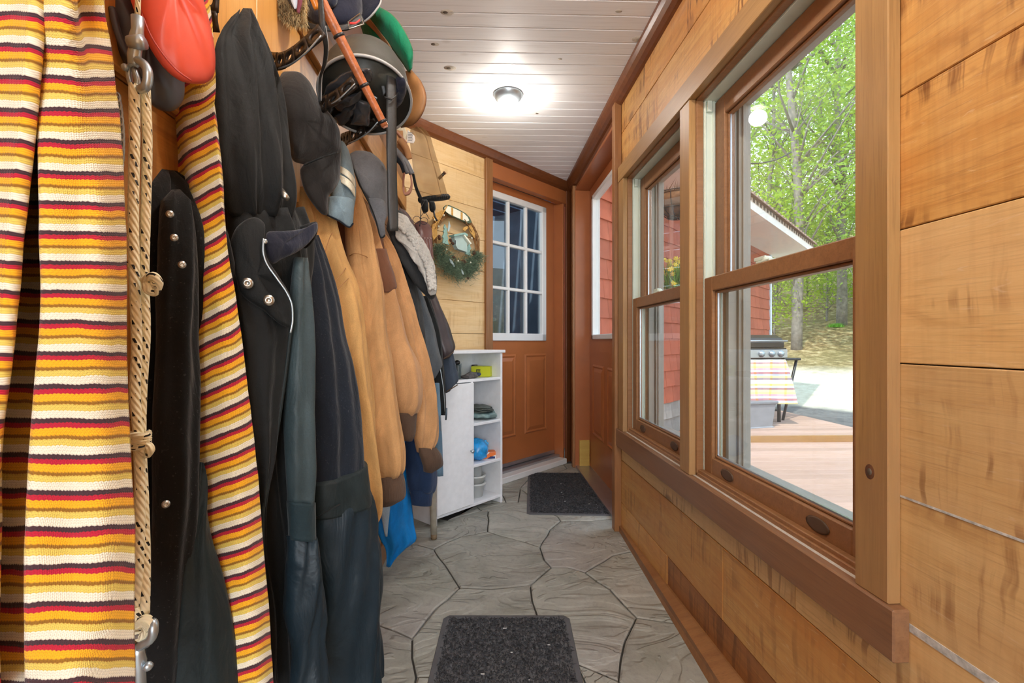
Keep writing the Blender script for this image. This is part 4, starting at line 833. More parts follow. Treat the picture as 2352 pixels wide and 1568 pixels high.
sc2 = drape('striped_scarf', [
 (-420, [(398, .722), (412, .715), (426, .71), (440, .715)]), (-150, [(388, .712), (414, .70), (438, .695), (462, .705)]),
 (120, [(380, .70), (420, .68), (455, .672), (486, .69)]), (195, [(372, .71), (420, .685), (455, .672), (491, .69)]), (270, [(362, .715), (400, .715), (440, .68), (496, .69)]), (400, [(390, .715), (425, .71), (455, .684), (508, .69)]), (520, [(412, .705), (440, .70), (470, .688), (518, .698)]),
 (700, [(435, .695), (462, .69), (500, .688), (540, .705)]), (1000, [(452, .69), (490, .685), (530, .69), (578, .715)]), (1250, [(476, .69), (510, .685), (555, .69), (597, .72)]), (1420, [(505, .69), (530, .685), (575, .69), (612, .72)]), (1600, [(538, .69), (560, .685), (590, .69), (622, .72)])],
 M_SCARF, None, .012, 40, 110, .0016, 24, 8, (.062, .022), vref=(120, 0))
tag(sc2, 'narrow striped knit scarf hanging below the red leash case, beside the black coats', 'scarf', 'striped knit scarves')
# flecked rope lead with two snap hooks
rp = thing('rope_lead', 'cream rope lead with black flecks, knots and a steel snap at each end', 'rope', P(320, 800, .52)); D = .525
tubep('rope_strand', [(308, 195, D), (309, 300, D), (306, 500, D), (309, 640, D), (314, 800, D), (310, 900, D), (318, 1000, D), (322, 1150, D), (318, 1300, D), (316, 1420, D)], .0052, M_ROPE, rp, 90, 10)
tubep('rope_strand', [(334, 205, D+.012), (338, 330, D+.012), (334, 500, D+.012), (331, 640, D+.012), (334, 760, D+.012), (326, 900, D+.012), (324, 1000, D+.012), (330, 1150, D+.008), (334, 1300, D+.006), (332, 1410, D)], .0050, M_ROPE, rp, 90, 10)
tubep('rope_knot', [(331, 645, D), (352, 634, D-.006), (364, 652, D), (352, 672, D+.004), (338, 662, D-.006), (344, 642, D+.005), (358, 655, D-.004)], .0046, M_ROPE, rp, 40, 8)
wpz = []
for k in range(60): a = k*.62; wpz.append((320+20*math.cos(a), 994+k*.62+5*math.sin(a*.5), D+.004+.010*math.sin(a)))
tubep('rope_knot', wpz, .0040, M_ROPE, rp, 160, 7); tubep('rope_knot', [(338, 1020, D), (345, 1032, D-.005), (336, 1044, D), (325, 1030, D-.006)], .0045, M_ROPE, rp, 20, 8)
tubep('rope_knot', [(308, 1400, D-.004), (318, 1430, D-.008), (334, 1425, D-.008), (344, 1440, D-.006), (330, 1462, D-.004), (312, 1452, D)], .0062, M_ROPE, rp, 30, 8)
def snap(pts_body, hook, ring, label):
    o = thing('snap_hook', label, 'snap hook', P(*pts_body[0])); 
    q = Pn(*np.array(pts_body, float).T); MB().tube([Vector(p) for p in q], [.0062, .0058, .0075, .0060, .0066, .005], 12).build('barrel', M_STEEL, o)
    tubep('hook', hook, .0048, M_STEEL, o, 30, 10); tubep('swivel_ring', ring, .0030, M_STEEL, o, 30, 8)
    return o
s1_ = snap([(316, 40, D), (316, 70, D), (314, 92, D), (312, 110, D), (308, 130, D), (306, 150, D)], [(306, 150, D), (314, 140, D), (332, 150, D-.003), (340, 172, D-.005), (334, 200, D-.004), (322, 206, D)], [(306, 145, D), (296, 158, D+.003), (298, 185, D+.004), (306, 200, D+.004), (316, 190, D+.004), (308, 160, D+.003)], 'steel snap hook holding the rope lead at its upper end')
tubep('hanging_cord', [(316, 42, D), (322, -200, .535), (340, -520, .57), (352, -780, .60)], .0028, M_ROPE, s1_, 30, 8)
MB().ball(P(287, 155, D-.002), .004, 10).build('thumb_stud', M_STEEL, s1_); MB().tube([P(299, 100, D-.004), P(330, 97, D-.004)], .0075, 10).build('collar', M_STEEL, s1_)
s2_ = snap([(318, 1480, D-.004), (318, 1500, D-.004), (319, 1520, D-.004), (320, 1545, D-.004), (320, 1580, D-.004), (321, 1620, D-.004)], [(318, 1488, D-.004), (330, 1478, D-.008), (344, 1470, D-.008), (352, 1450, D-.008), (352, 1432, D-.006), (344, 1428, D-.004)], [(300, 1470, D), (312, 1462, D-.006), (334, 1464, D-.006), (340, 1478, D-.002), (322, 1486, D+.002), (303, 1482, D+.002)], 'steel snap hook hanging at the lower end of the rope lead')
MB().ball(P(340, 1530, D-.006), .005, 10).build('thumb_stud', M_STEEL, s2_)
# chain collar between scarf and rope
ch = thing('chain_collar', 'bright twisted chain collar hanging between the wide scarf and the rope', 'chain', P(274, 330, .545)); lk_ = []
for k in range(24):
    a = k/23; px, py = 268+9*math.sin(a*math.pi), 225+a*205; c = P(px, py, .56); m = frame(c, Vector((1, -.6, 0)) if k % 2 else Vector((.2, -1, .1)), (0, 0, 1))
    MB().tube([m @ Vector((.0062*math.cos(t), .0034*math.sin(t), 0)) for t in np.linspace(0, 2*math.pi, 13)], .0013, 6, False).build('chain_link', M_STEEL, ch)
# leash cases
rl = thing('leash_case', 'red plastic leash case hanging in front of the slate one', 'leash case', P(400, 90, .59)); 
pillow('shell', [(275, -70, .57), (320, 55, .56), (350, 120, .56), (390, 170, .57), (425, 190, .58), (465, 193, .6), (488, 180, .61), (495, 140, .61), (488, 80, .61), (470, 10, .6), (440, -80, .6)], M_RED, rl, .06, 96, 14, 0, 20, 1, True, 1., .34, (398, -45, .588))
tubep('hanging_loop', [(370, -50, .59), (392, -300, .62), (404, -500, .65), (412, -640, .66)], .0035, M_BLACK, rl, 24, 8)
tubep('seam', [(322, 20, .545), (345, 80, .538), (378, 130, .537), (410, 165, .540), (440, 186, .552)], .0010, plain('red_seam', C(170, 52, 40), .5), rl, 24, 6)
sl = thing('leash_case', 'slate grey leash case hanging behind the snap hook and the red case', 'leash case', P(350, 150, .62))
pillow('shell', [(236, -60, .58), (250, 60, .58), (275, 130, .585), (310, 180, .59), (335, 225, .60), (360, 250, .62), (390, 257, .63), (412, 245, .64), (424, 215, .65), (420, 150, .65), (395, 60, .64), (350, -60, .62)], M_SLATEP, sl, .05, 80, 10, 0, 20, 1, True, .4, .45, (340, 100, .61))
tubep('hanging_loop', [(300, -50, .595), (330, -300, .60), (350, -560, .61), (360, -760, .615)], .0035, M_BLACK, sl, 24, 8)
tubep('handle_ridge', [(258, 20, .562), (272, 80, .56), (296, 130, .566), (320, 160, .574), (330, 176, .580)], .004, M_SLATEP, sl, 24, 8)
# black snap-fastened coat behind rope and narrow scarf
def snaps(par, pts, r=.0075, mat=M_BRASS):
    for px, py, d in pts:
        c = P(px, py, d); nv_ = (Vector((0, 0, EYE))-c); nv_.z *= .3; m = frame(c, nv_, (0, 0, 1)); MB().lathe([(.0005, .0004), (r*.3, .0004), (r*.36, .0022), (r*.62, .0024), (r*.7, .0012), (r, .0012), (r, -.002), (.0005, -.002)], m, 20).build('snap', mat, par)
bk = thing('coat', 'black wool coat half hidden behind the rope lead and the narrow scarf', 'coat', P(430, 1000, .75), 'dark coats')
loft('body', [(392, 372, 396, .67, .70, .008), (410, 360, 415, .66, .71, .03), (440, 345, 440, .645, .735, .045), (500, 335, 500, .63, .76, .05), (700, 322, 545, .625, .80, .06), (1000, 312, 570, .62, .84, .07), (1600, 330, 640, .63, .88, .08)], F_BLACK, bk, 56, 50, [(.007, 2.5, .1, .3), (.004, 5, .4, -.5)], .005, 12, 3)
loft('sleeve', [(438, 396, 412, .645, .655, .006), (452, 386, 424, .63, .66, .025), (480, 378, 432, .625, .66, .038), (540, 373, 440, .62, .66, .045), (800, 360, 448, .615, .66, .05), (1130, 352, 448, .61, .66, .05), (1290, 345, 440, .61, .66, .045), (1600, 336, 430, .61, .66, .04)], F_BLACK, bk, 40, 50, [(.004, 2, .2, .6)], .004, 14, 5)
loft('skirt_panel', [(1062, 459, 462, .65, .652, .003), (1100, 452, 468, .645, .66, .012), (1200, 430, 480, .64, .66, .02), (1350, 408, 520, .635, .67, .03), (1600, 385, 560, .63, .69, .04)], F_DKGREEN, bk, 40, 30, [(.003, 1.5, .2, .2)], .002, 14, 6)
snaps(bk, [(390, 492, .602), (400, 546, .600), (418, 608, .598), (381, 1158, .578)], .0045)
# black coat with storm flap
bc = thing('coat', 'long black snap-front coat with a navy-lined standing collar and open storm flap', 'coat', P(620, 900, .95), 'dark coats')
loft('hood', [(18, 543, 563, .86, .9, .02), (45, 518, 573, .82, .92, .04), (80, 492, 588, .79, .93, .055), (130, 488, 608, .775, .94, .065), (190, 488, 627, .77, .945, .07), (290, 492, 645, .77, .95, .08), (400, 500, 662, .775, .95, .08), (470, 515, 676, .79, .95, .06), (500, 530, 672, .80, .945, .04)], F_BLACK2, bc, 72, 50, [(.009, 3.4, .15, .5), (.004, 7, .3, -.4)], .004, 13, 11)
loft('collar_wing', [(180, 618, 632, .90, .925, .012), (260, 606, 640, .885, .925, .016), (360, 592, 655, .875, .925, .02), (440, 586, 667, .868, .925, .022), (480, 584, 673, .866, .925, .016), (496, 590, 670, .868, .922, .008)], F_DKGREEN, bc, 40, 30, [(.002, 2, .3, .3)], .002, 16, 12)
cy = MB(); a, b = P(646, 438, .862), P(658, 456, .852); cy.tube([a, a+(b-a)*.5, b], [.0052, .0058, .0056], 14); ce = cy.build('cord_end', M_BRASS, bc)
MB().tube([P(643, 425, .875), a], .0018, 6).build('drawcord', M_BLACK, bc)
tubep('zip_teeth', [(579, 497, .862), (590, 487, .858), (604, 483, .857), (618, 484, .858)], .0022, M_BRASS, bc, 20, 6)
loft('body', [(480, 520, 690, .80, .98, .06), (560, 522, 705, .80, 1.0, .09), (700, 535, 690, .80, .98, .10), (900, 548, 670, .80, .96, .11), (1100, 570, 660, .81, .95, .11), (1300, 588, 655, .83, .95, .11), (1600, 605, 660, .84, .96, .11)], F_BLACK2, bc, 60, 60, [(.006, 2.2, .1, .2), (.004, 5, .6, -.3)], .005, 13, 13)
loft('front_panel', [(600, 530, 606, .755, .80, .03), (690, 540, 645, .755, .815, .034), (765, 552, 668, .755, .825, .036), (880, 558, 654, .755, .815, .036), (1025, 572, 632, .757, .80, .034), (1180, 586, 604, .765, .775, .03), (1400, 604, 614, .775, .785, .03), (1600, 616, 626, .78, .79, .03)], F_BLACK2, bc, 44, 60, [(.003, 2.4, .2, .3)], .004, 13, 14)
tubep('front_edge', [(668, 752, .812), (653, 876, .800), (632, 1020, .786), (604, 1172, .758), (602, 1230, .755), (612, 1400, .760), (620, 1600, .765)], .0030, F_DKGREEN, bc, 60, 6)
pillow('storm_flap', [(526, 560, .76), (545, 520, .765), (585, 500, .78), (608, 520, .785), (606, 555, .785), (612, 590, .78), (640, 635, .785), (668, 690, .80), (671, 755, .80), (650, 748, .785), (600, 712, .768), (550, 672, .757), (540, 630, .757)], F_BLACK2, bc, .03, 80, 8, .002, 18, 15, True, .5, .4, (590, 630, .775))
pillow('collar', [(606, 556, .79), (616, 534, .80), (660, 530, .83), (700, 522, .86), (727, 511, .88), (730, 524, .88), (715, 552, .865), (680, 580, .84), (645, 596, .82), (626, 606, .81), (612, 588, .795)], F_NAVYF, bc, .022, 80, 8, .002, 22, 16, True, .4, .45, (655, 560, .825))
pillow('collar_fold', [(690, 520, .89), (712, 512, .89), (727, 511, .885), (731, 525, .89), (716, 560, .89), (700, 570, .9), (690, 545, .9)], F_BLACK2, bc, .02, 40, 6, .002, 22, 17)
tubep('zipper', [(605, 548, .768), (604, 575, .766), (612, 605, .766), (636, 640, .770), (660, 675, .778), (671, 705, .782), (672, 735, .784), (667, 765, .782)], .0017, M_STEEL, bc, 50, 6)
snaps(bc, [(568, 651, .7415), (617, 690, .752)], .0085); snaps(bc, [(608, 555, .770)], .004)
loft('sleeve', [(590, 684, 694, .86, .9, .02), (650, 674, 702, .84, .88, .03), (770, 664, 710, .825, .87, .045), (920, 659, 716, .815, .865, .05), (1060, 662, 718, .815, .865, .05), (1158, 664, 718, .82, .865, .045)], F_SLATE, bc, 40, 44, [(.004, 1.6, .1, .2)], .003, 14, 18)
loft('cuff_band', [(1152, 664, 719, .818, .864, .046), (1200, 666, 720, .818, .864, .044), (1240, 668, 720, .818, .864, .046)], F_CUFFN, bc, 36, 14, (), .0015, 20, 19)
loft('lower_sleeve', [(1234, 668, 720, .82, .865, .048), (1300, 665, 730, .81, .865, .065), (1380, 664, 740, .81, .87, .07), (1470, 668, 736, .815, .87, .062), (1600, 672, 762, .81, .87, .07)], F_QUILT, bc, 48, 50, [(.004, 1.7, .1, 1.4), (.003, 3.3, .3, 2.)], .007, 15, 20)
# navy wool long coat
nc = thing('coat', 'navy wool coat with quilted nylon hem, between the black coat and the tan jackets', 'coat', P(790, 1100, 1.1), 'dark coats')
loft('body', [(540, 686, 708, 1.04, 1.1, .05), (600, 684, 722, 1.0, 1.1, .08), (680, 690, 745, .985, 1.11, .09), (780, 696, 764, .975, 1.11, .10), (846, 698, 783, .97, 1.11, .11), (980, 700, 806, .965, 1.115, .12), (1094, 704, 818, .965, 1.12, .12), (1170, 706, 830, .965, 1.12, .12)], F_NAVYW, nc, 56, 50, [(.006, 1.7, .0, .2), (.003, 4, .2, .3)], .004, 12, 23)
loft('hem_panel', [(1168, 712, 830, .958, 1.12, .110), (1190, 712, 838, .952, 1.12, .125), (1267, 714, 853, .952, 1.12, .13), (1344, 716, 865, .955, 1.12, .135), (1450, 722, 867, .96, 1.12, .13), (1600, 730, 867, .97, 1.12, .13)], F_QUILT, nc, 64, 60, [(.005, 1.6, .1, .4), (.004, 3.7, .2, 1.6)], .008, 12, 24, tilt=-60)
loft('upper_band', [(1112, 708, 822, .95, 1.115, .122), (1150, 710, 829, .948, 1.115, .128), (1195, 712, 840, .948, 1.115, .130)], F_DKGREEN, nc, 60, 16, [(.004, 1.6, .1, .3)], .003, 12, 25, tilt=-60)
tubep('seam', [(716, 1195, .92), (745, 1178, .925), (790, 1150, .985), (818, 1110, 1.07)], .0016, F_BLACK2, nc, 30, 6)
# tan jackets
j1 = thing('jacket', 'golden tan canvas jacket hanging next to the navy coat, under the charcoal hat', 'jacket', P(780, 850, 1.25), 'tan jackets')
loft('body', [(430, 668, 722, 1.15, 1.22, .05), (478, 664, 752, 1.13, 1.24, .09), (540, 668, 768, 1.12, 1.25, .11), (603, 676, 788, 1.12, 1.26, .12), (667, 690, 813, 1.115, 1.265, .13), (797, 712, 836, 1.115, 1.27, .13), (900, 728, 847, 1.12, 1.27, .13), (1050, 764, 850, 1.13, 1.265, .12), (1130, 790, 858, 1.15, 1.26, .10), (1175, 808, 869, 1.17, 1.26, .07), (1218, 826, 850, 1.19, 1.22, .03)], F_TAN, j1, 64, 60, [(.010, 1.8, .1, .25), (.005, 4.4, .3, -.4)], .005, 9, 31)
for sm in ([(733, 620, 1.068), (745, 585, 1.075), (758, 545, 1.105), (763, 535, 1.13)], [(745, 700, 1.056), (768, 650, 1.08), (788, 625, 1.12), (794, 616, 1.17)], [(752, 712, 1.054), (776, 665, 1.085), (800, 640, 1.15)]): tubep('stitched_seam', sm, .0011, M_SEAM, j1, 24, 6)
j2 = thing('jacket', 'tan duck jacket with one long sleeve and wide brown knit cuff', 'jacket', P(860, 850, 1.5), 'tan jackets')
loft('body', [(440, 772, 822, 1.38, 1.44, .05), (530, 778, 842, 1.37, 1.46, .09), (700, 790, 862, 1.37, 1.47, .10), (900, 815, 880, 1.38, 1.47, .10), (1060, 845, 900, 1.4, 1.47, .07)], F_YOKE, j2, 44, 40, [(.004, 2, .1, .2)], .004, 11, 33)
loft('sleeve', [(445, 792, 818, 1.33, 1.38, .03), (530, 797, 841, 1.32, 1.40, .06), (596, 800, 857, 1.315, 1.405, .07), (683, 806, 873, 1.31, 1.41, .08), (778, 815, 884, 1.31, 1.41, .08), (876, 828, 899, 1.31, 1.41, .085), (940, 838, 908, 1.31, 1.41, .085), (1010, 848, 921, 1.315, 1.41, .085), (1060, 857, 926, 1.325, 1.41, .08), (1095, 864, 924, 1.34, 1.405, .065), (1102, 868, 920, 1.345, 1.40, .05)], F_TAN2, j2, 60, 64, [(.009, 1.9, .2, .15), (.003, 5, .1, .3)], .005, 10, 34, tilt=-16)
loft('cuff', [(1098, 864, 924, 1.34, 1.40, .055), (1125, 868, 929, 1.335, 1.40, .062), (1150, 870, 929, 1.335, 1.40, .06), (1166, 876, 906, 1.345, 1.385, .035)], F_RIB, j2, 70, 18, [(.0012, 22, 0, 0)], .002, 16, 35, tilt=-14)
tubep('stitched_seam', [(802, 588, 1.315), (815, 582, 1.295), (838, 588, 1.315), (856, 598, 1.38)], .0011, M_SEAM, j2, 20, 6)
j3 = thing('jacket', 'tan suede jacket with a scalloped brown yoke patch and two brown knit cuffs', 'jacket', P(930, 850, 1.75), 'tan jackets')
loft('body', [(480, 812, 856, 1.66, 1.72, .05), (560, 816, 880, 1.65, 1.74, .08), (700, 840, 920, 1.66, 1.76, .09), (900, 880, 965, 1.67, 1.77, .08), (990, 905, 970, 1.69, 1.77, .05)], F_YOKE, j3, 44, 40, [(.004, 2, .2, .2)], .004, 11, 37)
loft('sleeve', [(455, 815, 828, 1.54, 1.57, .03), (504, 820, 854, 1.53, 1.60, .05), (577, 836, 879, 1.53, 1.61, .06), (641, 850, 899, 1.53, 1.62, .07), (700, 862, 913, 1.53, 1.62, .075), (778, 876, 932, 1.53, 1.62, .085), (834, 886, 959, 1.525, 1.625, .09), (903, 900, 966, 1.53, 1.63, .09), (945, 911, 960, 1.55, 1.62, .07), (956, 915, 954, 1.56, 1.61, .05)], F_SUEDE, j3, 56, 56, [(.006, 1.6, .3, .2)], .004, 11, 38)
loft('yoke_patch', [(572, 842, 880, 1.522, 1.612, .062), (600, 849, 886, 1.520, 1.612, .068), (640, 858, 899, 1.520, 1.615, .074), (662, 872, 899, 1.530, 1.615, .07), (672, 874, 886, 1.535, 1.56, .04)], F_YOKE, j3, 44, 24, (), .002, 14, 39)
loft('cuff', [(948, 912, 956, 1.55, 1.61, .055), (975, 917, 950, 1.55, 1.61, .06), (1000, 920, 949, 1.555, 1.6, .055), (1013, 924, 944, 1.56, 1.59, .035)], F_RIB, j3, 60, 14, [(.0012, 18, 0, 0)], .0015, 16, 40)
loft('sleeve', [(510, 845, 858, 1.72, 1.75, .03), (561, 868, 892, 1.71, 1.77, .05), (609, 886, 911, 1.71, 1.78, .055), (667, 900, 934, 1.71, 1.79, .06), (746, 920, 956, 1.71, 1.80, .07), (797, 932, 972, 1.71, 1.81, .075), (850, 944, 983, 1.71, 1.81, .08), (915, 954, 997, 1.715, 1.815, .08), (975, 955, 1003, 1.72, 1.815, .075), (1010, 953, 1003, 1.73, 1.81, .07), (1038, 958, 990, 1.745, 1.79, .05)], F_SUEDE, j3, 56, 60, [(.007, 1.8, .1, .2), (.003, 5, .2, .4)], .004, 12, 41)
loft('cuff', [(1028, 962, 1001, 1.735, 1.80, .05), (1046, 965, 1013, 1.73, 1.81, .062), (1068, 972, 1015, 1.735, 1.81, .06), (1085, 976, 988, 1.75, 1.77, .04)], F_RIB, j3, 60, 14, [(.0012, 18, 0, 0)], .0015, 16, 42)
for sm in ([(840, 588, 1.50), (856, 578, 1.515), (879, 578, 1.6)], [(888, 618, 1.70), (900, 611, 1.705), (911, 610, 1.78)]): tubep('stitched_seam', sm, .0011, M_SEAM, j3, 16, 6)
# sherpa-lined hood and the dark clothes at the far end of the row
sh = thing('hooded_jacket', 'dark grey jacket with a white sherpa-lined hood, above the grey sleeves', 'jacket', P(940, 640, 2.0))
pillow('hood', [(886, 525, 1.92), (898, 488, 1.92), (915, 480, 1.94), (940, 505, 1.97), (972, 556, 2.0), (994, 604, 2.03), (1004, 645, 2.05), (1001, 678, 2.05), (993, 688, 2.04), (976, 678, 2.02), (952, 652, 1.98), (926, 608, 1.95), (900, 560, 1.92)], F_DGREY, sh, .09, 80, 9, .004, 12, 44, True, 1., .5, (945, 590, 1.98))
pillow('sherpa_lining', [(909, 486, 1.895), (930, 494, 1.90), (953, 524, 1.915), (985, 575, 1.945), (1002, 636, 1.975), (1002, 676, 1.985), (990, 678, 1.975), (977, 644, 1.955), (952, 602, 1.93), (925, 562, 1.905), (909, 545, 1.895)], F_SHERPA, sh, .035, 90, 10, .004, 60, 45, True, .6, .5, (962, 585, 1.93))
sp = []
for k in range(700):
    t = random.random(); e = spl([(912, 500), (950, 540), (985, 600), (996, 660)], 40)[int(t*39)]; px, py = e[0]+random.uniform(-10, 5), e[1]+random.uniform(-8, 12)
    if 905 < px < 1004: sp.append((px, py))
smb = MB()
for px, py in sp: smb.ball(P(px, py, 1.866+.085*(px-909)/95+.004*random.random()), .0058+.0025*random.random(), 6)
so = smb.build('sherpa_curls', F_SHERPA, sh); so['kind'] = 'stuff'
loft('body', [(560, 890, 925, 1.98, 2.04, .04), (700, 915, 965, 1.98, 2.06, .06), (900, 935, 985, 1.99, 2.07, .06), (1000, 950, 990, 2.0, 2.06, .05)], F_DGREY, sh, 40, 30, [(.003, 2, .1, .2)], .004, 11, 46)
gs_ = thing('sweater', 'grey knit sweater sleeve hanging below the sherpa hood', 'sweater', P(975, 760, 2.1))
loft('sleeve', [(632, 922, 946, 2.10, 2.15, .03), (700, 940, 973, 2.09, 2.17, .05), (762, 955, 994, 2.09, 2.18, .06), (820, 968, 1007, 2.09, 2.18, .065), (850, 978, 1013, 2.09, 2.18, .06), (874, 986, 1000, 2.11, 2.14, .03)], F_GSWEAT, gs_, 48, 40, [(.004, 1.7, .1, .3)], .004, 14, 47, tilt=-14)
loft('body', [(640, 930, 950, 2.17, 2.2, .03), (800, 960, 985, 2.17, 2.2, .03), (900, 975, 1000, 2.17, 2.2, .03)], F_GSWEAT, gs_, 30, 20, (), .003, 14, 48)
zj = thing('jacket', 'short black zip jacket hanging beyond the grey sweater', 'jacket', P(1005, 900, 2.25)); loft('body', [(680, 965, 985, 2.24, 2.27, .03), (760, 985, 1008, 2.23, 2.28, .05), (850, 992, 1017, 2.22, 2.28, .055), (945, 1001, 1022, 2.22, 2.27, .045), (953, 1004, 1020, 2.225, 2.265, .03)], F_BLACK2, zj, 44, 36, [(.003, 2, .1, .2)], .003, 14, 49)
tubep('zipper', [(1008, 830, 2.20), (1015, 870, 2.20), (1020, 910, 2.205), (1022, 945, 2.21)], .0022, M_STEEL, zj, 24, 6); MB().tube([P(1026, 937, 2.21), P(1025, 952, 2.21), P(1024, 965, 2.21)], [.004, .006, .005], 8, flat=.4).build('zip_pull', plain('pull_steel', C(90, 104, 114), .4, .6), zj)
pj = thing('jacket', 'dark brown jacket whose sleeve ends open above the cabinet', 'jacket', P(1020, 760, 2.3)); loft('body', [(560, 905, 925, 2.36, 2.34, .03), (700, 902, 960, 2.36, 2.33, .05), (900, 905, 985, 2.36, 2.33, .05)], F_PURPLE, pj, 36, 24, (), .003, 14, 57)
loft('sleeve', [(655, 972, 990, 2.30, 2.33, .03), (700, 983, 1005, 2.29, 2.34, .05), (750, 998, 1026, 2.28, 2.35, .06), (790, 1008, 1040, 2.28, 2.35, .062), (808, 1015, 1044, 2.28, 2.35, .06), (826, 1020, 1032, 2.29, 2.32, .04)], F_PURPLE, pj, 44, 36, [(.003, 1.7, .2, .2)], .003, 14, 50, tilt=-10)
tubep('cuff_edge', [(1019, 824, 2.265), (1030, 818, 2.265), (1042, 808, 2.29)], .003, F_RIB, pj, 12, 6)
nj = thing('jacket', 'slate navy jacket sleeve hanging in front of the cabinet top', 'jacket', P(1035, 860, 2.38)); loft('body', [(560, 916, 935, 2.45, 2.43, .03), (700, 914, 975, 2.45, 2.42, .05), (870, 916, 1000, 2.45, 2.42, .05)], F_NAVYS, nj, 36, 24, (), .003, 14, 58)
loft('sleeve', [(790, 1005, 1034, 2.38, 2.42, .03), (830, 1012, 1040, 2.37, 2.42, .05), (860, 1016, 1047, 2.37, 2.42, .055), (886, 1021, 1052, 2.37, 2.42, .055), (903, 1024, 1034, 2.38, 2.4, .035)], F_NAVYS, nj, 44, 30, [(.003, 1.8, .3, .3)], .003, 16, 51, tilt=-14)
tubep('cuff_edge', [(1025, 900, 2.355), (1038, 892, 2.352), (1051, 884, 2.38)], .003, F_RIB, nj, 12, 6)
ld = thing('jacket', 'faded light denim jacket showing behind the brown cuffs', 'jacket', P(1010, 1040, 2.15)); loft('body', [(880, 985, 1010, 2.14, 2.17, .03), (955, 990, 1014, 2.14, 2.17, .03), (1050, 985, 1017, 2.14, 2.17, .03), (1092, 990, 1018, 2.14, 2.17, .03)], F_LTDENIM, ld, 36, 24, [(.002, 2, 0, .2)], .003, 14, 52); tubep('zip_edge', [(1012, 955, 2.12), (1013, 975, 2.12), (1013, 990, 2.12)], .002, M_STEEL, ld, 10, 6)
ns = thing('sweatshirt', 'navy sweatshirt sleeve with a ribbed cuff hanging between the brown cuffs', 'sweatshirt', P(965, 1080, 1.9)); loft('sleeve', [(900, 905, 950, 1.88, 1.95, .05), (1000, 918, 975, 1.87, 1.96, .07), (1068, 930, 1001, 1.86, 1.96, .08), (1100, 936, 1002, 1.86, 1.96, .08), (1124, 940, 999, 1.87, 1.95, .07), (1130, 942, 996, 1.875, 1.945, .06)], F_NAVYB, ns, 48, 40, [(.004, 1.7, .1, .3)], .004, 13, 53)
loft('cuff', [(1124, 942, 996, 1.87, 1.94, .055), (1140, 944, 992, 1.87, 1.94, .058), (1160, 946, 990, 1.875, 1.935, .05)], F_NAVYB, ns, 60, 14, [(.001, 18, 0, 0)], .0015, 14, 54)
bs = thing('rain_jacket', 'bright blue rain jacket with a pale grey panel, its tail almost on the floor', 'jacket', P(905, 1200, 1.9))
loft('body', [(900, 880, 940, 1.84, 1.9, .04), (1090, 862, 938, 1.81, 1.9, .05), (1150, 858, 946, 1.81, 1.9, .05), (1200, 860, 951, 1.815, 1.895, .045), (1240, 874, 956, 1.83, 1.89, .035), (1262, 887, 930, 1.845, 1.88, .03), (1290, 888, 902, 1.85, 1.87, .02), (1302, 886, 895, 1.855, 1.865, .014)], F_BLUE, bs, 56, 50, [(.007, 2.4, .2, .3)], .005, 14, 55)
loft('grey_panel', [(1060, 866, 906, 1.785, 1.80, .012), (1110, 868, 900, 1.785, 1.80, .012), (1170, 874, 896, 1.785, 1.80, .012), (1232, 884, 890, 1.795, 1.80, .008)], F_LTGREY, bs, 30, 20, (), .002, 14, 56)
# ---------------------------------------------------------------- hats, hooks and gear above the coats
def perf(name_label, pts, w, t, par=None, up=(0, 0, 1)):
    """cast strap with a row of oval holes along a path of (px, py, depth)"""
    o = par or thing('coat_hook', name_label, 'hook', P(*pts[0]), 'perforated iron coat hooks')
    q = spl(pts, 60); w3 = [Vector(p) for p in Pn(q[:, 0], q[:, 1], q[:, 2])]; L = np.r_[0, np.cumsum([(b-a).length for a, b in zip(w3[:-1], w3[1:])])]; n = max(2, int(L[-1]/(w*.95))); m = MB()
    def at(s):
        p = Vector(np.array([np.interp(s, L, [v[k] for v in w3]) for k in range(3)])); return p
    def fr(s):
        p = at(s); tn = (at(min(s+.004, L[-1]))-at(max(s-.004, 0))).normalized(); sd = Vector(up); sd = (sd-tn*sd.dot(tn)).normalized(); return p, tn, sd, tn.cross(sd)
    for i in range(n):
        s0, s1 = L[-1]*i/n, L[-1]*(i+1)/n; sm = (s0+s1)/2; hl = (s1-s0)*.28; hw = w*.22; out = []; inn = []
        for k in range(16):
            a = 2*math.pi*k/16+math.pi/4; ca, sa_ = math.cos(a), math.sin(a); mxv = max(abs(ca), abs(sa_)); ox, oy = ca/mxv, sa_/mxv
            taper = 1-.25*(sm/L[-1]); out.append((sm+ox*(s1-s0)/2, oy*w/2*taper)); inn.append((sm+ca*hl, sa_*hw*taper))
        v = []
        for zz in (-t/2, t/2):
            for lst in (out, inn):
                for s, y_ in lst: p, tn, sd, nn = fr(s); v.append(p+sd*y_+nn*zz)
        f = []
        for k in range(16):
            j = (k+1) % 16; f += [(k, j, 16+j, 16+k), (32+k, 48+k, 48+j, 32+j), (16+k, 16+j, 48+j, 48+k), (k, 32+k, 32+j, j)]
        m.add(v, f)
    m.build('perforated_arm', M_IRON, o); return o
h1 = perf('perforated dark iron hook beside the top of the black hood', [(484, -60, .74), (482, 0, .74), (480, 40, .742), (486, 74, .75)], .03, .005, up=Vector((1, 0, 0)))
h2 = perf('perforated iron hook curving right over the golden boards', [(612, 140, .98), (640, 142, .93), (665, 132, .90), (692, 112, .88), (716, 92, .87), (740, 70, .865)], .034, .005)
MB().tube([P(618, 150, .965), P(628, 170, .97), P(634, 200, .98)], [.014, .010, .009], 8, flat=.4).build('lower_stem', M_IRON, h2); tubep('ridge', [(640, 158, .918), (668, 148, .892), (700, 124, .872), (738, 82, .857)], .0016, M_STEEL, h2, 20, 6)
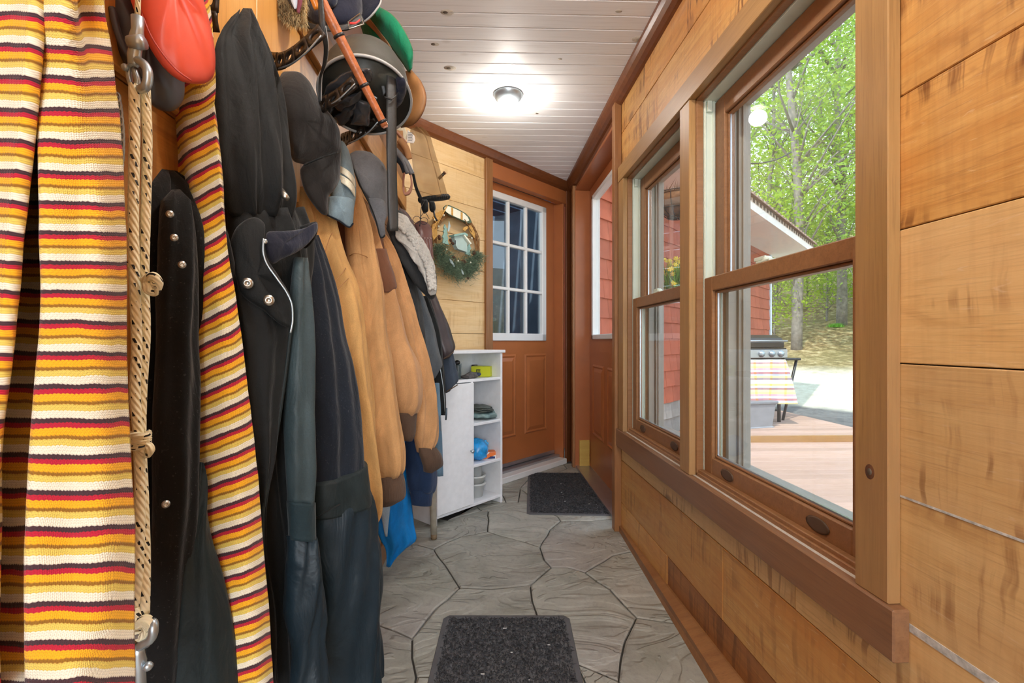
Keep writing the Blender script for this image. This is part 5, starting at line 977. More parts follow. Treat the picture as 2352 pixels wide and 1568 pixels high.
h3 = perf('perforated iron hook crossing the mouth of the olive helmet', [(734, 246, 1.06), (752, 236, 1.03), (775, 222, 1.01), (795, 205, 1.0), (815, 188, .995)], .034, .005); tubep('ridge', [(748, 248, 1.035), (776, 230, 1.003), (800, 208, .993), (816, 192, .988)], .0016, M_STEEL, h3, 20, 6)
h4 = perf('perforated iron hook under the olive helmet', [(784, 324, 1.32), (800, 317, 1.25), (820, 308, 1.21), (842, 294, 1.19), (864, 278, 1.18)], .036, .005); tubep('ridge', [(800, 330, 1.235), (826, 318, 1.2), (850, 300, 1.18), (868, 280, 1.172)], .0018, M_STEEL, h4, 20, 6)
# hook rail board along the wall and its pegs hidden by the clothes
hb = struct('trim_8', (XL, 1.4, 1.9)); board('hook_rail', (XL+.009, .35, 1.76), (XL+.009, 2.7, 1.76), .12, .018, W_STAIN, (0, 0, 1), hb)
# charcoal felt hat
fh = thing('felt_hat', 'charcoal felt hat hanging limp over the golden tan jacket', 'hat', P(715, 330, 1.1))
pillow('crown', [(628, 180, 1.04), (652, 167, 1.05), (680, 167, 1.06), (706, 184, 1.07), (724, 213, 1.08), (742, 243, 1.09), (770, 276, 1.10), (781, 302, 1.11), (783, 345, 1.11), (778, 352, 1.11), (745, 362, 1.09), (702, 380, 1.06), (680, 378, 1.04), (660, 330, 1.03), (645, 280, 1.03)], F_FELT, fh, .11, 90, 10, .006, 12, 61, True, .7, .45, (705, 280, 1.07))
pillow('brim_flap', [(700, 374, 1.055), (742, 358, 1.08), (781, 346, 1.11), (782, 400, 1.11), (768, 437, 1.10), (757, 450, 1.095), (754, 492, 1.09), (747, 495, 1.085), (718, 468, 1.065), (700, 438, 1.055), (688, 392, 1.05)], F_FELT, fh, .05, 90, 9, .004, 14, 62, True, .6, .4, (735, 420, 1.08))
tubep('seam', [(698, 380, 1.02), (730, 366, 1.022), (776, 350, 1.075)], .0018, F_BLACK2, fh, 24, 6)
# denim cap
dc = thing('baseball_cap', 'washed denim cap with two cream stripes, right of the charcoal felt hat', 'cap', P(790, 420, 1.2))
pillow('crown', [(770, 330, 1.19), (784, 325, 1.2), (797, 340, 1.21), (808, 376, 1.22), (816, 428, 1.225), (813, 470, 1.22), (800, 500, 1.2), (770, 490, 1.18), (760, 440, 1.17)], F_DENIM, dc, .08, 70, 9, .004, 16, 63, True, .7, .45, (788, 410, 1.2))
pillow('brim', [(752, 452, 1.14), (775, 450, 1.145), (812, 462, 1.185), (811, 512, 1.185), (804, 522, 1.18), (780, 508, 1.155), (752, 495, 1.14)], F_DENIM, dc, .012, 60, 6, .001, 16, 64, True, 1., .3, (785, 485, 1.155))
tubep('brim_edge', [(751, 494, 1.135), (780, 508, 1.15), (803, 522, 1.177), (811, 513, 1.182)], .0022, F_NAVYW, dc, 24, 6)
for a, b in ((382, 396), (402, 418)): strip('cream_stripe', [(776, a-2, 1.157), (790, a+4, 1.157), (804, a+15, 1.167), (814, a+30, 1.20)], [(776, b-2, 1.157), (790, b+6, 1.157), (805, b+18, 1.167), (815, b+34, 1.20)], F_CREAM, dc, .003)
# grey wool cap
gc = thing('wool_cap', 'grey wool cap with hanging ear flap, beside the black helmet strap', 'cap', P(850, 440, 1.5))
pillow('crown', [(797, 354, 1.45), (818, 346, 1.47), (848, 350, 1.49), (870, 363, 1.5), (886, 384, 1.51), (892, 440, 1.52), (891, 492, 1.51), (875, 510, 1.49), (852, 475, 1.47), (831, 434, 1.45), (811, 386, 1.44)], F_GREY, gc, .10, 80, 9, .005, 14, 65, True, .6, .45, (855, 420, 1.49))
pillow('ear_flap', [(845, 455, 1.43), (880, 460, 1.43), (890, 490, 1.435), (884, 515, 1.43), (884, 542, 1.425), (877, 548, 1.42), (862, 508, 1.42), (848, 478, 1.425)], F_GREY, gc, .02, 60, 7, .003, 16, 66, True, .6, .4)
tubep('piping', [(811, 386, 1.41), (831, 434, 1.405), (852, 476, 1.405), (864, 508, 1.408), (877, 547, 1.41), (884, 540, 1.412)], .0022, F_BLACK2, gc, 30, 6)
# olive helmet, mouth toward the camera
hl = thing('helmet', 'olive hard helmet hung mouth outward, black leather lining and long chin strap', 'helmet', P(838, 222, 1.13)); oc = P(840, 220, 1.13); axh = (Fv*.40+Vector((0, 0, .90))-Rv*.10).normalized(); hm = frame(oc, axh, Rv) @ Matrix.Scale(.92, 4)
MB().lathe([(.116, -.008), (.112, .0), (.109, .03), (.104, .07), (.088, .11), (.062, .14), (.03, .156), (.0005, .16), (.0005, .153), (.029, .149), (.058, .134), (.083, .106), (.099, .069), (.104, .03), (.107, 0.), (.112, -.008)], hm, 56, 1.0).build('shell', M_HELM, hl)
MB().lathe([(.1165, -.012), (.118, -.008), (.1165, -.004), (.1115, -.005), (.1115, -.011)], hm, 56, closed=True).build('rim', M_EDGE, hl)
MB().lathe([(.104, .002), (.098, .006), (.096, .05), (.085, .09), (.06, .12), (.02, .135), (.0005, .136), (.0005, .138), (.02, .137), (.062, .122), (.088, .092), (.1, .05)], hm, 48).build('liner', L_BLACK, hl)
pd = [[(752, 215, 1.14), (768, 190, 1.13), (800, 170, 1.12), (828, 163, 1.12), (842, 172, 1.13), (835, 190, 1.14), (800, 200, 1.15), (775, 222, 1.15)], [(742, 250, 1.16), (756, 222, 1.15), (770, 218, 1.15), (765, 245, 1.16), (752, 268, 1.17)], [(772, 240, 1.16), (800, 222, 1.15), (822, 215, 1.15), (815, 238, 1.15), (790, 252, 1.16)], [(776, 266, 1.18), (800, 244, 1.17), (826, 228, 1.16), (822, 246, 1.17), (800, 272, 1.19), (784, 282, 1.19)], [(826, 160, 1.13), (850, 162, 1.14), (852, 186, 1.15), (836, 190, 1.15)], [(812, 280, 1.18), (824, 236, 1.15), (846, 246, 1.15), (840, 284, 1.18)]]
for i, p in enumerate(pd): pillow('leather_pad', [(x, y_, 1.09+(y_-220)*.0012-.004*(i % 3)) for x, y_, d in [((a-sum(r[0] for r in p)/len(p))*1.3+sum(r[0] for r in p)/len(p), (b-sum(r[1] for r in p)/len(p))*1.3+sum(r[1] for r in p)/len(p), e) for a, b, e in p]], L_BLACK, hl, .04, 44, 7, .004, 30, 70+i)
for r, z in ((.100, .004), (.095, .016)): MB().tube([hm @ Vector((r*math.cos(t), r*math.sin(t), z)) for t in np.linspace(1.2, 4.6, 40)], .003, 6).build('lining_roll', L_BLACK, hl)
pillow('navy_pad', [(902, 178, 1.10), (915, 172, 1.09), (929, 180, 1.09), (933, 205, 1.11), (926, 232, 1.14), (910, 250, 1.16), (902, 228, 1.13)], F_NAVYF, hl, .03, 60, 8, .002, 22, 78)
strip('inner_strap', [(822, 146, 1.09), (845, 152, 1.09), (868, 180, 1.10), (880, 222, 1.11)], [(832, 142, 1.09), (858, 152, 1.09), (878, 180, 1.10), (888, 212, 1.11)], L_STRAP, hl, .003, 30, 4)
sv = [(889, 150, 907, 1.085), (887, 200, 909, 1.08), (887, 300, 910, 1.08), (889, 420, 911, 1.085), (892, 510, 914, 1.09), (895, 531, 913, 1.09)]
strip('chin_strap', [(a, y_, d) for a, y_, b, d in sv], [(b, y_, d+.012) for a, y_, b, d in sv], L_STRAP, hl, .004, 50, 5, .002); strip('strap_fold', [(884, 222, 1.078), (898, 226, 1.074), (910, 218, 1.08)], [(884, 226, 1.078), (898, 230, 1.074), (910, 222, 1.08)], L_STRAP, hl, .004, 20, 3)
MB().tube([P(*p) for p in ((850, 216, 1.10), (866, 226, 1.10), (863, 230, 1.10), (852, 222, 1.10), (850, 216, 1.10))], .0016, 6).build('buckle', M_STEEL, hl)
# brown spiral tidy: brown-brimmed cap and green-brimmed cap beyond the helmet
gcap = thing('visor_cap', 'cap with a green-lined curved brim above the helmet', 'cap', P(900, 90, 1.4))
strip('brim', [(846, 40, 1.40), (872, 74, 1.38), (898, 108, 1.37), (924, 142, 1.37), (940, 166, 1.38)], [(866, 16, 1.36), (900, 36, 1.33), (930, 76, 1.32), (947, 122, 1.33), (945, 156, 1.36)], F_GREENB, gcap, .006, 44, 10, .02)
tubep('brim_edge', [(866, 16, 1.36), (900, 36, 1.33), (930, 76, 1.32), (947, 122, 1.33), (945, 156, 1.36)], .0028, plain('olive_piping', C(92, 98, 62), .7), gcap, 40, 6)
strip('sweatband', [(838, 50, 1.41), (866, 78, 1.40), (888, 108, 1.39), (900, 128, 1.39)], [(850, 44, 1.385), (874, 74, 1.37), (896, 106, 1.36), (904, 126, 1.365)], L_TAN, gcap, .003); pillow('crown', [(820, 40, 1.46), (846, 44, 1.42), (880, 88, 1.41), (905, 130, 1.41), (890, 160, 1.46), (850, 120, 1.5)], F_GREENB, gcap, .06, 50, 7, .003, 14, 80)
bcap = thing('brown_cap', 'cap with a brown leather brim hanging behind the helmet', 'cap', P(945, 220, 1.42))
strip('brim', [(930, 165, 1.40), (936, 200, 1.38), (930, 240, 1.38), (912, 282, 1.40)], [(945, 163, 1.38), (968, 192, 1.35), (978, 226, 1.345), (970, 260, 1.35), (948, 286, 1.37), (922, 292, 1.40)], L_BROWN, bcap, .006, 44, 9, .012); pillow('crown', [(905, 180, 1.42), (935, 175, 1.40), (940, 220, 1.39), (925, 275, 1.40), (905, 290, 1.44), (890, 240, 1.46)], L_BROWN, bcap, .05, 50, 7, .003, 14, 81)
tubep('brim_edge', [(945, 163, 1.38), (968, 192, 1.35), (978, 226, 1.345), (970, 260, 1.35), (948, 286, 1.37), (922, 292, 1.40)], .0022, F_YOKE, bcap, 40, 6); pillow('green_badge', [(910, 262, 1.36), (924, 262, 1.36), (928, 285, 1.365), (920, 292, 1.37), (910, 284, 1.365)], plain('green_foil', C(60, 126, 100), .25, .3), bcap, .012, 30, 6, .001, 20, 82)
# navy baseball cap with buckle
ncap = thing('baseball_cap', 'navy cap with a metal strap buckle, topmost above the helmet', 'cap', P(790, 0, 1.2))
pillow('crown', [(690, -60, 1.2), (700, 0, 1.2), (705, 40, 1.19), (735, 62, 1.18), (780, 66, 1.18), (820, 50, 1.19), (832, 25, 1.2), (826, -30, 1.21), (780, -90, 1.22)], F_NAVYF, ncap, .11, 70, 9, .004, 14, 83, True, .6, .45)
pillow('visor', [(770, -60, 1.27), (830, -80, 1.26), (870, -40, 1.25), (875, 2, 1.25), (862, 26, 1.25), (840, 48, 1.26), (815, 60, 1.27), (790, 40, 1.28)], F_NAVYF, ncap, .014, 60, 6, .001, 14, 84, True, 1, .3); tubep('visor_edge', [(870, -40, 1.246), (875, 2, 1.246), (862, 26, 1.246), (840, 48, 1.256), (815, 60, 1.266)], .0026, M_EDGE, ncap, 30, 6)
strip('strap', [(698, 50, 1.13), (740, 60, 1.125), (790, 58, 1.13), (830, 34, 1.15)], [(700, 64, 1.13), (742, 72, 1.125), (794, 70, 1.13), (836, 48, 1.15)], L_STRAP, ncap, .004)
MB().tube([P(*p) for p in ((800, 51, 1.118), (826, 32, 1.13), (836, 56, 1.13), (802, 67, 1.118), (800, 51, 1.118))], .0016, 6).build('buckle', M_BRASS, ncap); strip('red_label', [(802, 52, 1.122), (814, 52, 1.122), (826, 44, 1.13)], [(803, 56, 1.122), (815, 56, 1.122), (827, 49, 1.13)], M_REDT, ncap, .002, 16, 3)
pillow('bill_fold', [(746, -30, 1.14), (774, -30, 1.14), (775, 5, 1.14), (764, 18, 1.135), (750, 14, 1.135)], F_NAVYF, ncap, .03, 40, 7, .002, 14, 85)
# fur hat flap
fu = thing('fur_hat', 'fur-trimmed hat with pale blue and maroon lining hanging at the very top', 'hat', P(665, 20, 1.05))
pillow('fur_flap', [(618, -50, 1.04), (618, 4, 1.04), (640, 28, 1.04), (655, 52, 1.04), (672, 62, 1.04), (690, 60, 1.04), (700, 40, 1.05), (702, 0, 1.05), (690, -60, 1.05)], M_FURB, fu, .05, 60, 8, .003, 20, 86); it = []
for k in range(2600):
    px, py = random.uniform(614, 704), random.uniform(-20, 62)
    if py > 60-.9*max(0, 664-px) or (px > 664 and py > 66-abs(px-680)*.3): continue
    b = P(px, py, 1.02+random.uniform(-.003, .012)); it.append((b, b+Vector((random.gauss(.004, .004), random.gauss(-.006, .004), -random.uniform(.008, .022)))))
hairs('fur', it, .0007, M_FUR, fu)
strip('pale_lining', [(664, -40, 1.00), (668, 0, 1.0), (677, 22, 1.002)], [(686, -40, 1.0), (686, 0, 1.0), (681, 20, 1.002)], M_LBLUE, fu, .003, 20, 4); strip('maroon_lining', [(684, -40, .998), (684, 4, .998), (682, 28, 1.0)], [(698, -40, .998), (694, 4, .998), (687, 32, 1.0)], plain('maroon_cloth', C(112, 52, 66), .8), fu, .003, 20, 4); strip('dark_lining', [(655, -40, 1.002), (660, 0, 1.002), (676, 24, 1.003)], [(664, -40, 1.002), (668, 0, 1.002), (680, 24, 1.003)], M_BLACK, fu, .003, 20, 4)
# cane with wrist strap
cn = thing('walking_cane', 'reddish wooden cane with black rings slanting across the helmet', 'cane', P(800, 150, .98)); a, b = P(706, -60, .90), P(884, 290, 1.03)
MB().tube([a+(b-a)*t for t in np.linspace(0, 1, 30)], list(np.linspace(.0112, .0078, 30)), 16).build('shaft', M_CANE, cn)
for t in (.376, .706, .965):
    c = a+(b-a)*t; r = .0112-.0034*t+.0006; m = frame(c, b-a); MB().lathe([(r, -.003), (r+.0014, -.0015), (r+.0014, .0015), (r, .003), (r-.003, .003), (r-.003, -.003)], m, 20, closed=True).build('black_ring', M_BLACK, cn)
MB().tube([b, b+(b-a).normalized()*.004], [.0072, .005], 14).build('tip', L_PINK, cn)
tubep('handle', [(700, -60, .90), (712, -20, .90), (722, 6, .905), (729, 22, .91)], .006, plain('cane_handle', C(206, 122, 40), .3), cn, 14, 8)
strip('wrist_strap', [(730, -50, .895), (731, 0, .895), (734, 60, .9), (744, 110, .92), (740, 150, .95), (733, 180, .98), (732, 236, 1.0)], [(741, -50, .895), (742, 0, .895), (748, 60, .9), (753, 110, .92), (748, 150, .95), (738, 180, .98), (737, 236, 1.0)], L_STRAP, cn, .003, 50, 4); tubep('strap_edge', [(748, 60, .897), (754, 105, .916), (751, 140, .944), (740, 176, .976), (738, 232, .996)], .0009, M_EDGE, cn, 30, 5)
# gloves, mesh bag, eyeglasses, maroon glove
gv = thing('work_gloves', 'worn tan and grey work gloves with a white care label, over the mesh bag', 'gloves', P(930, 340, 1.9))
pillow('glove_palm', [(905, 300, 1.86), (925, 296, 1.87), (930, 318, 1.88), (940, 345, 1.88), (942, 362, 1.88), (930, 368, 1.87), (915, 350, 1.86), (905, 325, 1.85)], L_TAN, gv, .045, 50, 8, .003, 24, 90)
for i, (a_, b_, r) in enumerate((((908, 345), (938, 398), .012), ((912, 352), (946, 400), .011), ((906, 362), (930, 396), .010), ((918, 322), (940, 366), .013))): tubep('glove_finger', [(a_[0], a_[1], 1.835-.004*i), ((a_[0]+b_[0])/2+3, (a_[1]+b_[1])/2-4, 1.828), (b_[0], b_[1], 1.84)], r, (L_GREYL, L_GREYL, F_NAVYW, L_TAN)[i], gv, 16, 10)
pillow('cuff', [(905, 290, 1.88), (925, 288, 1.88), (936, 312, 1.88), (925, 328, 1.87), (908, 318, 1.87)], F_CREAM, gv, .04, 40, 7, .003, 24, 91)
pillow('care_label', [(936, 298, 1.85), (952, 312, 1.85), (954, 322, 1.85), (950, 330, 1.85), (934, 328, 1.85)], M_TAG, gv, .003, 40, 5, 0, 20, 92, False)
tubep('leather_tie', [(910, 302, 1.84), (922, 315, 1.835), (934, 330, 1.84)], .004, L_PINK, gv, 12, 8)
for k in range(6): MB().box((-.011, -.0004, -.0007), (.008-.003*(k % 2), .0004, .0007), frame(P(944, 305+k*3.6, 1.8475), (0, 0, 1), Rv)).build('label_line', L_GREYL, gv, False)
lp = thing('suede_loop', 'pinkish suede loop hanging under the work gloves', 'loop', P(935, 410, 1.88)); strip('band', [(932, 385, 1.9), (928, 420, 1.9), (931, 444, 1.9), (938, 440, 1.9), (944, 425, 1.9), (942, 400, 1.9)], [(929, 385, 1.9), (925, 420, 1.9), (930, 449, 1.9), (940, 446, 1.9), (947, 428, 1.9), (945, 400, 1.9)], L_PINK, lp, .014, 50, 4); MB().ball(P(937, 388, 1.9), .012, 10, (1.4, 1, .6)).build('stitch_knot', L_PINK, lp)
mb_ = thing('mesh_bag', 'brown mesh head net with a gathered black hem, hanging by the far wall', 'net', P(985, 380, 2.2))
loft('mesh', [(296, 944, 968, 2.18, 2.2, .03), (312, 942, 981, 2.16, 2.22, .06), (345, 944, 995, 2.15, 2.24, .08), (396, 952, 1006, 2.14, 2.25, .10), (430, 956, 1016, 2.14, 2.26, .11), (458, 964, 1027, 2.14, 2.27, .10)], M_MESH, mb_, 56, 44, [(.012, 2.4, .1, .2), (.005, 5, .2, .4)], .006, 12, 93)
loft('gathered_hem', [(454, 963, 1026, 2.13, 2.275, .10), (460, 963, 1030, 2.125, 2.28, .105), (465, 966, 1028, 2.13, 2.28, .10)], F_BLACK2, mb_, 80, 12, [(.003, 14, 0, 0)], .002, 20, 94, tilt=-6)
strip('side_band', [(946, 400, 2.1), (952, 430, 2.1), (962, 456, 2.1), (970, 480, 2.1)], [(952, 400, 2.1), (959, 430, 2.1), (970, 456, 2.1), (975, 475, 2.1)], F_BLACK2, mb_, .006, 24, 4)
pillow('gathered_knot', [(968, 458, 2.1), (980, 456, 2.1), (984, 470, 2.1), (983, 486, 2.1), (975, 492, 2.1), (968, 482, 2.1)], F_BLACK2, mb_, .04, 40, 7, .005, 30, 95); pillow('gathered_knot', [(985, 462, 2.12), (996, 464, 2.13), (1000, 476, 2.13), (996, 488, 2.13), (987, 484, 2.12)], F_BLACK2, mb_, .035, 40, 7, .005, 30, 96)
tubep('drawcord', [(976, 460, 2.06), (967, 480, 2.05), (966, 500, 2.05), (964, 520, 2.05)], .002, M_BLACK, mb_, 20, 6); MB().tube([P(996, 484, 2.1), P(998, 496, 2.1), P(1004, 508, 2.1)], .004, 8).build('cord_lock', M_BLACK, mb_)
eg = thing('eyeglasses', 'thin round wire eyeglasses hanging below the mesh head net', 'glasses', P(975, 510, 2.15)); 
for px, py in ((974, 508), (957, 505)):
    c = P(px, py, 2.06); m = frame(c, Vector((.25, -1, .2))); MB().tube([m @ Vector((.017*math.cos(t), .015*math.sin(t), 0)) for t in np.linspace(0, 2*math.pi, 25)], .0012, 6, False).build('rim', M_BLACK, eg)
tubep('temple', [(965, 500, 2.06), (975, 488, 2.07), (986, 503, 2.08)], .0014, M_BLACK, eg, 16, 6); tubep('bridge', [(964, 503, 2.06), (966, 500, 2.06), (968, 503, 2.06)], .0012, M_BLACK, eg, 8, 6)
mg = thing('leather_glove', 'maroon leather glove hanging behind the sherpa hood', 'glove', P(975, 540, 2.2)); pillow('palm', [(952, 515, 2.14), (966, 506, 2.15), (982, 512, 2.17), (992, 530, 2.18), (993, 560, 2.18), (990, 588, 2.17), (975, 580, 2.15), (960, 550, 2.14)], L_MAROON, mg, .06, 60, 8, .005, 20, 97)
for k in range(3): tubep('finger', [(972+7*k, 548, 2.13+.008*k), (976+6*k, 572, 2.125+.008*k), (978+6*k, 596, 2.13+.008*k)], .012, L_MAROON, mg, 14, 10)
pm = thing('leather_mitten', 'dusky mauve leather mitten hanging just right of the helmet strap', 'mitten', P(930, 500, 2.1)); pillow('hand', [(915, 476, 2.08), (928, 482, 2.09), (942, 496, 2.1), (952, 515, 2.11), (957, 532, 2.11), (945, 530, 2.1), (925, 505, 2.08)], plain('mauve_leather', C(112, 98, 100), .5), pm, .04, 50, 7, .004, 20, 98); tubep('thumb', [(925, 490, 2.05), (938, 505, 2.05), (944, 520, 2.06)], .010, MATS['mauve_leather'], pm, 12, 8)
# ---------------------------------------------------------------- outdoors: house wing, deck, grill, ground, trees
R_RED = plain('red_shingle', C(176, 92, 68), .85, var=.14, sc=9, bump=.3, bsc=70); R_GREY = plain('grey_shingle', C(150, 146, 140), .9, var=.2, sc=9, bump=.3, bsc=70)
def per_obj(m, amt):
    t = m.node_tree; b = t.nodes['Principled BSDF']; lk = b.inputs['Base Color'].links[0].from_socket; oi = t.nodes.new('ShaderNodeObjectInfo'); h = t.nodes.new('ShaderNodeHueSaturation'); mt = t.nodes.new('ShaderNodeMath'); mt.operation = 'MULTIPLY_ADD'
    mt.inputs[1].default_value = amt; mt.inputs[2].default_value = 1-amt/2; t.links.new(oi.outputs['Random'], mt.inputs[0]); t.links.new(mt.outputs[0], h.inputs['Value']); t.links.new(lk, h.inputs['Color']); t.links.new(h.outputs[0], b.inputs['Base Color'])
per_obj(R_RED, .22); per_obj(R_GREY, .3)
hw = thing('house_wing', 'red shingled house wing with white eaves outside the windows', 'house', q45(4.5, .1, 0)); DW = .13; SA, SB = 1.43, 7.66
box('wall_core', (SA-.2, DW, -.5), (SB+.05, DW+.25, 2.66), R_RED, hw, MX45, 0); box('return_wall', (SB-.2, DW+.25, -.5), (SB+.05, DW+4, 2.66), R_RED, hw, MX45, 0)
smesh = {}
def shingle(s, w, z, h, mat):
    key = (round(w, 2), mat.name)
    if key not in smesh:
        v = [(-w/2, -.024, 0), (w/2, -.024, 0), (w/2, -.004, h+.02), (-w/2, -.004, h+.02), (-w/2, .0, 0), (w/2, .0, 0), (w/2, .0, h+.02), (-w/2, .0, h+.02)]
        smesh[key] = newmesh('shingle', v, [(0, 1, 2, 3), (0, 4, 5, 1), (1, 5, 6, 2), (0, 3, 7, 4), (2, 6, 7, 3)], mat, False)
    put('shingle', smesh[key], hw, MX45 @ Matrix.Translation((s, DW-.001, z+random.uniform(-.004, .004))))
nr = 12
for r in range(-2, nr+1):
    z = .26+.186*r; s = SA+random.uniform(0, .12); m = R_GREY if r < 0 else R_RED
    while s < SB-.02:
        far = s > 5.6; w = random.choice((.16, .20, .24) if 1.7 < s < 3.3 and r > -3 else (.22, .26, .30, .34))
        if 3.95 < s < 5.25: w = .44
        w = min(w, SB-s); shingle(s+w/2, w-.004, z, .186, m); s += w
box('corner_board', (SB-.05, DW-.035, -.4), (SB+.055, DW+.06, 2.6), plain('blue_white_trim', C(214, 226, 236), .5), hw, MX45)
M_SOF = plain('white_soffit', C(236, 228, 220), .6, var=.04)
box('soffit', (SA+.3, DW-.62, 2.585), (SB+.42, DW, 2.61), M_SOF, hw, MX45); box('fascia', (SA+.3, DW-.66, 2.585), (SB+.45, DW-.62, 2.68), M_SOF, hw, MX45); box('fascia_top', (SA+.3, DW-.65, 2.681), (SB+.45, DW-.61, 2.75), plain('tan_closure', C(206, 188, 172), .7), hw, MX45)
for k in range(26): box('vent_block', (SB+.36-.16*k, DW-.656, 2.70), (SB+.43-.16*k, DW-.640, 2.742), plain('vent_dark', C(96, 84, 76), .8) if k == 0 else MATS['vent_dark'], hw, MX45, 0)
rf = MB(); n = 34
for k in range(n):
    s0, s1 = SB+.5-.18*(k+1), SB+.5-.18*k; q = [(s0, 0), (s0+.03, .028), (s0+.08, .028), (s0+.11, 0), (s1, 0)]
    for (a, ha), (b, hb_) in zip(q[:-1], q[1:]): rf.add([MX45 @ Vector(p) for p in ((a, DW-.70, 2.752+ha), (b, DW-.70, 2.752+hb_), (b, DW+3, 4.2+hb_), (a, DW+3, 4.2+ha), (a, DW-.70, 2.744), (b, DW-.70, 2.744))], [(0, 1, 2, 3), (0, 4, 5, 1)])
rf.build('roof_sheet', plain('roof_tan', C(140, 112, 96), .7), hw, False)
# deck
dk = struct('deck'); W_DECK = wood('deck_wood', C(194, 164, 146), C(176, 146, 126), C(120, 88, 66), knots=.2, tone2=C(190, 162, 148), rough=.7); cdx = Vector((cd.x, cd.y, 0))
def dboard(y, z, x0, x1): board('deck_board', Vector((x0, y+x0*cd.y/cd.x, z-.0125)), Vector((x1, y+x1*cd.y/cd.x, z-.0125)), .136, .025, W_DECK, (0, 1, 0), dk, .002)
y = -1.6; ZL, ZU = -.15, -.078
while y < 5.2: dboard(y, ZL, XR+.26, 4.5); y += .141
yu = y-.07; board('riser', Vector((.9, yu+.9*cd.y/cd.x-.0, (ZL+ZU)/2)), Vector((4.5, yu+4.5*cd.y/cd.x, (ZL+ZU)/2)), ZU-ZL, .03, W_TRIM, (0, 0, 1), dk)
y = yu+.085
while y < 8.0: dboard(y, ZU, max(.9, y-3.2), 4.5); y += .141
box('edge_beam', (4.5, -1.6, -.4), (4.54, 8.0, ZU-.03), W_SILL, dk); box('joist_deck', (.8, -1.6, -.4), (4.5, 8.0, -.19), W_SILL, dk, bev=0)
# grill
M_GBLK = plain('grill_black', C(40, 38, 38), .35, var=.1)
gr = thing('grill', 'black gas grill with a chrome handle and knobs on the deck outside', 'grill', P(1745, 960, 6.3)); gc_ = P(1742, 955, 6.4); ga = math.radians(12)
gx = Matrix.Translation((gc_.x, gc_.y, ZU)) @ Matrix.Rotation(ga, 4, 'Z')         # local x right, -y toward the porch
lid = MB(); pr = [(-.24, 0), (-.24, .07), (-.20, .125), (-.10, .165), (.05, .17), (.16, .14), (.22, .07), (.22, 0)]
lid.add([gx @ Vector((x, y_, .968+z)) for x in (-.95, .19) for y_, z in pr], [tuple(range(8)), tuple(range(8, 16))]+[(i, (i+1) % 8, 8+(i+1) % 8, 8+i) for i in range(8)]); lid.build('lid', M_GBLK, gr, False, .008)
lh = MB(); lh.tube([gx @ Vector(p) for p in ((-.72, -.30, 1.055), (.17, -.30, 1.055))], .012, 12); lh.tube([gx @ Vector(p) for p in ((.12, -.30, 1.055), (.12, -.22, 1.055))], .010, 10); lh.tube([gx @ Vector(p) for p in ((-.68, -.30, 1.055), (-.68, -.22, 1.055))], .010, 10); lh.build('lid_handle', M_ALU, gr)
box('firebox', (-.93, -.22, .76), (.17, .20, .965), M_GBLK, gr, gx, .01); pnl = box('control_panel', (-.95, -.30, .838), (.18, -.22, .945), M_ALU, gr, gx, .006); box('warming_shelf', (-.95, -.28, .948), (.18, -.2, .966), M_GBLK, gr, gx)
for x in (.02, -.12, -.28, -.5): MB().lathe([(.0005, 0), (.042, 0), (.044, .006), (.030, .012), (.027, .035), (.0005, .036)], gx @ frame((x+.05, -.301, .892), (0, -1, 0)), 20).build('knob', M_STEEL, pnl)
for x, y_ in ((.14, -.2), (.14, .18), (-.9, -.2), (-.9, .18)): MB().tube([gx @ Vector((x, y_, .72)), gx @ Vector((x, y_, .0))], .022, 10).build('leg', M_GBLK, gr)
box('side_table', (.19, -.24, .80), (.46, .2, .83), M_GBLK, gr, gx, .006); box('cart_shelf', (-.92, -.2, .14), (.16, .18, .165), M_GBLK, gr, gx, .004); box('red_panel', (-.95, -.29, .40), (.12, -.27, .74), plain('red_bin', C(150, 46, 44), .5), gr, gx, .004)
MB().tube([gx @ Vector((.42, -.2, .8)), gx @ Vector((.30, -.1, 0))], .018, 8).build('table_leg', M_GBLK, gr)
tw_ = drape('towel', [(827, [(1714, 6.02), (1740, 5.98), (1775, 5.98), (1803, 6.05)]), (834, [(1712, 5.96), (1738, 5.92), (1776, 5.92), (1806, 5.98)]), (870, [(1714, 5.93), (1736, 5.90), (1778, 5.92), (1818, 5.95)]), (915, [(1716, 5.92), (1737, 5.88), (1780, 5.94), (1830, 5.94)]), (928, [(1719, 5.92), (1738, 5.88), (1782, 5.94), (1833, 5.94)])], M_TOWEL, None, .012, 70, 44, .006, 3, 5)
tag(tw_, 'pastel striped towel draped over the front of the black grill', 'towel')
tw2 = drape('towel', [(826, [(1690, 6.0), (1704, 5.98), (1716, 6.0)]), (880, [(1690, 5.98), (1703, 5.96), (1714, 6.0)]), (906, [(1690, 5.98), (1702, 5.96), (1712, 6.0)])], F_CREAM, None, .01, 24, 24, .004, 4, 6); tag(tw2, 'plain white towel hanging left of the striped towel on the grill', 'towel')
bn = thing('storage_bin', 'grey plastic bin standing on the deck under the striped towel', 'bin', P(1735, 978, 5.9)); bx = Matrix.Translation(P(1728, 978, 5.95)) @ Matrix.Rotation(.2, 4, 'Z'); bx.translation.z = ZU
v = []
for z, k, w in ((.002, .17, .15), (.30, .20, .18)): v += [bx @ Vector(p) for p in ((-k, -w, z), (k, -w, z), (k, w, z), (-k, w, z))]
put('tub', newmesh('tub', v, [(0, 1, 2, 3), (4, 5, 6, 7)]+[(i, (i+1) % 4, 4+(i+1) % 4, 4+i) for i in range(4)], plain('bin_grey', C(140, 142, 146), .5), False, bev=.015), bn); box('lid_rim', (-.215, -.195, .29), (.215, .195, .325), plain('bin_rim', C(124, 126, 130), .5), bn, bx, .008)
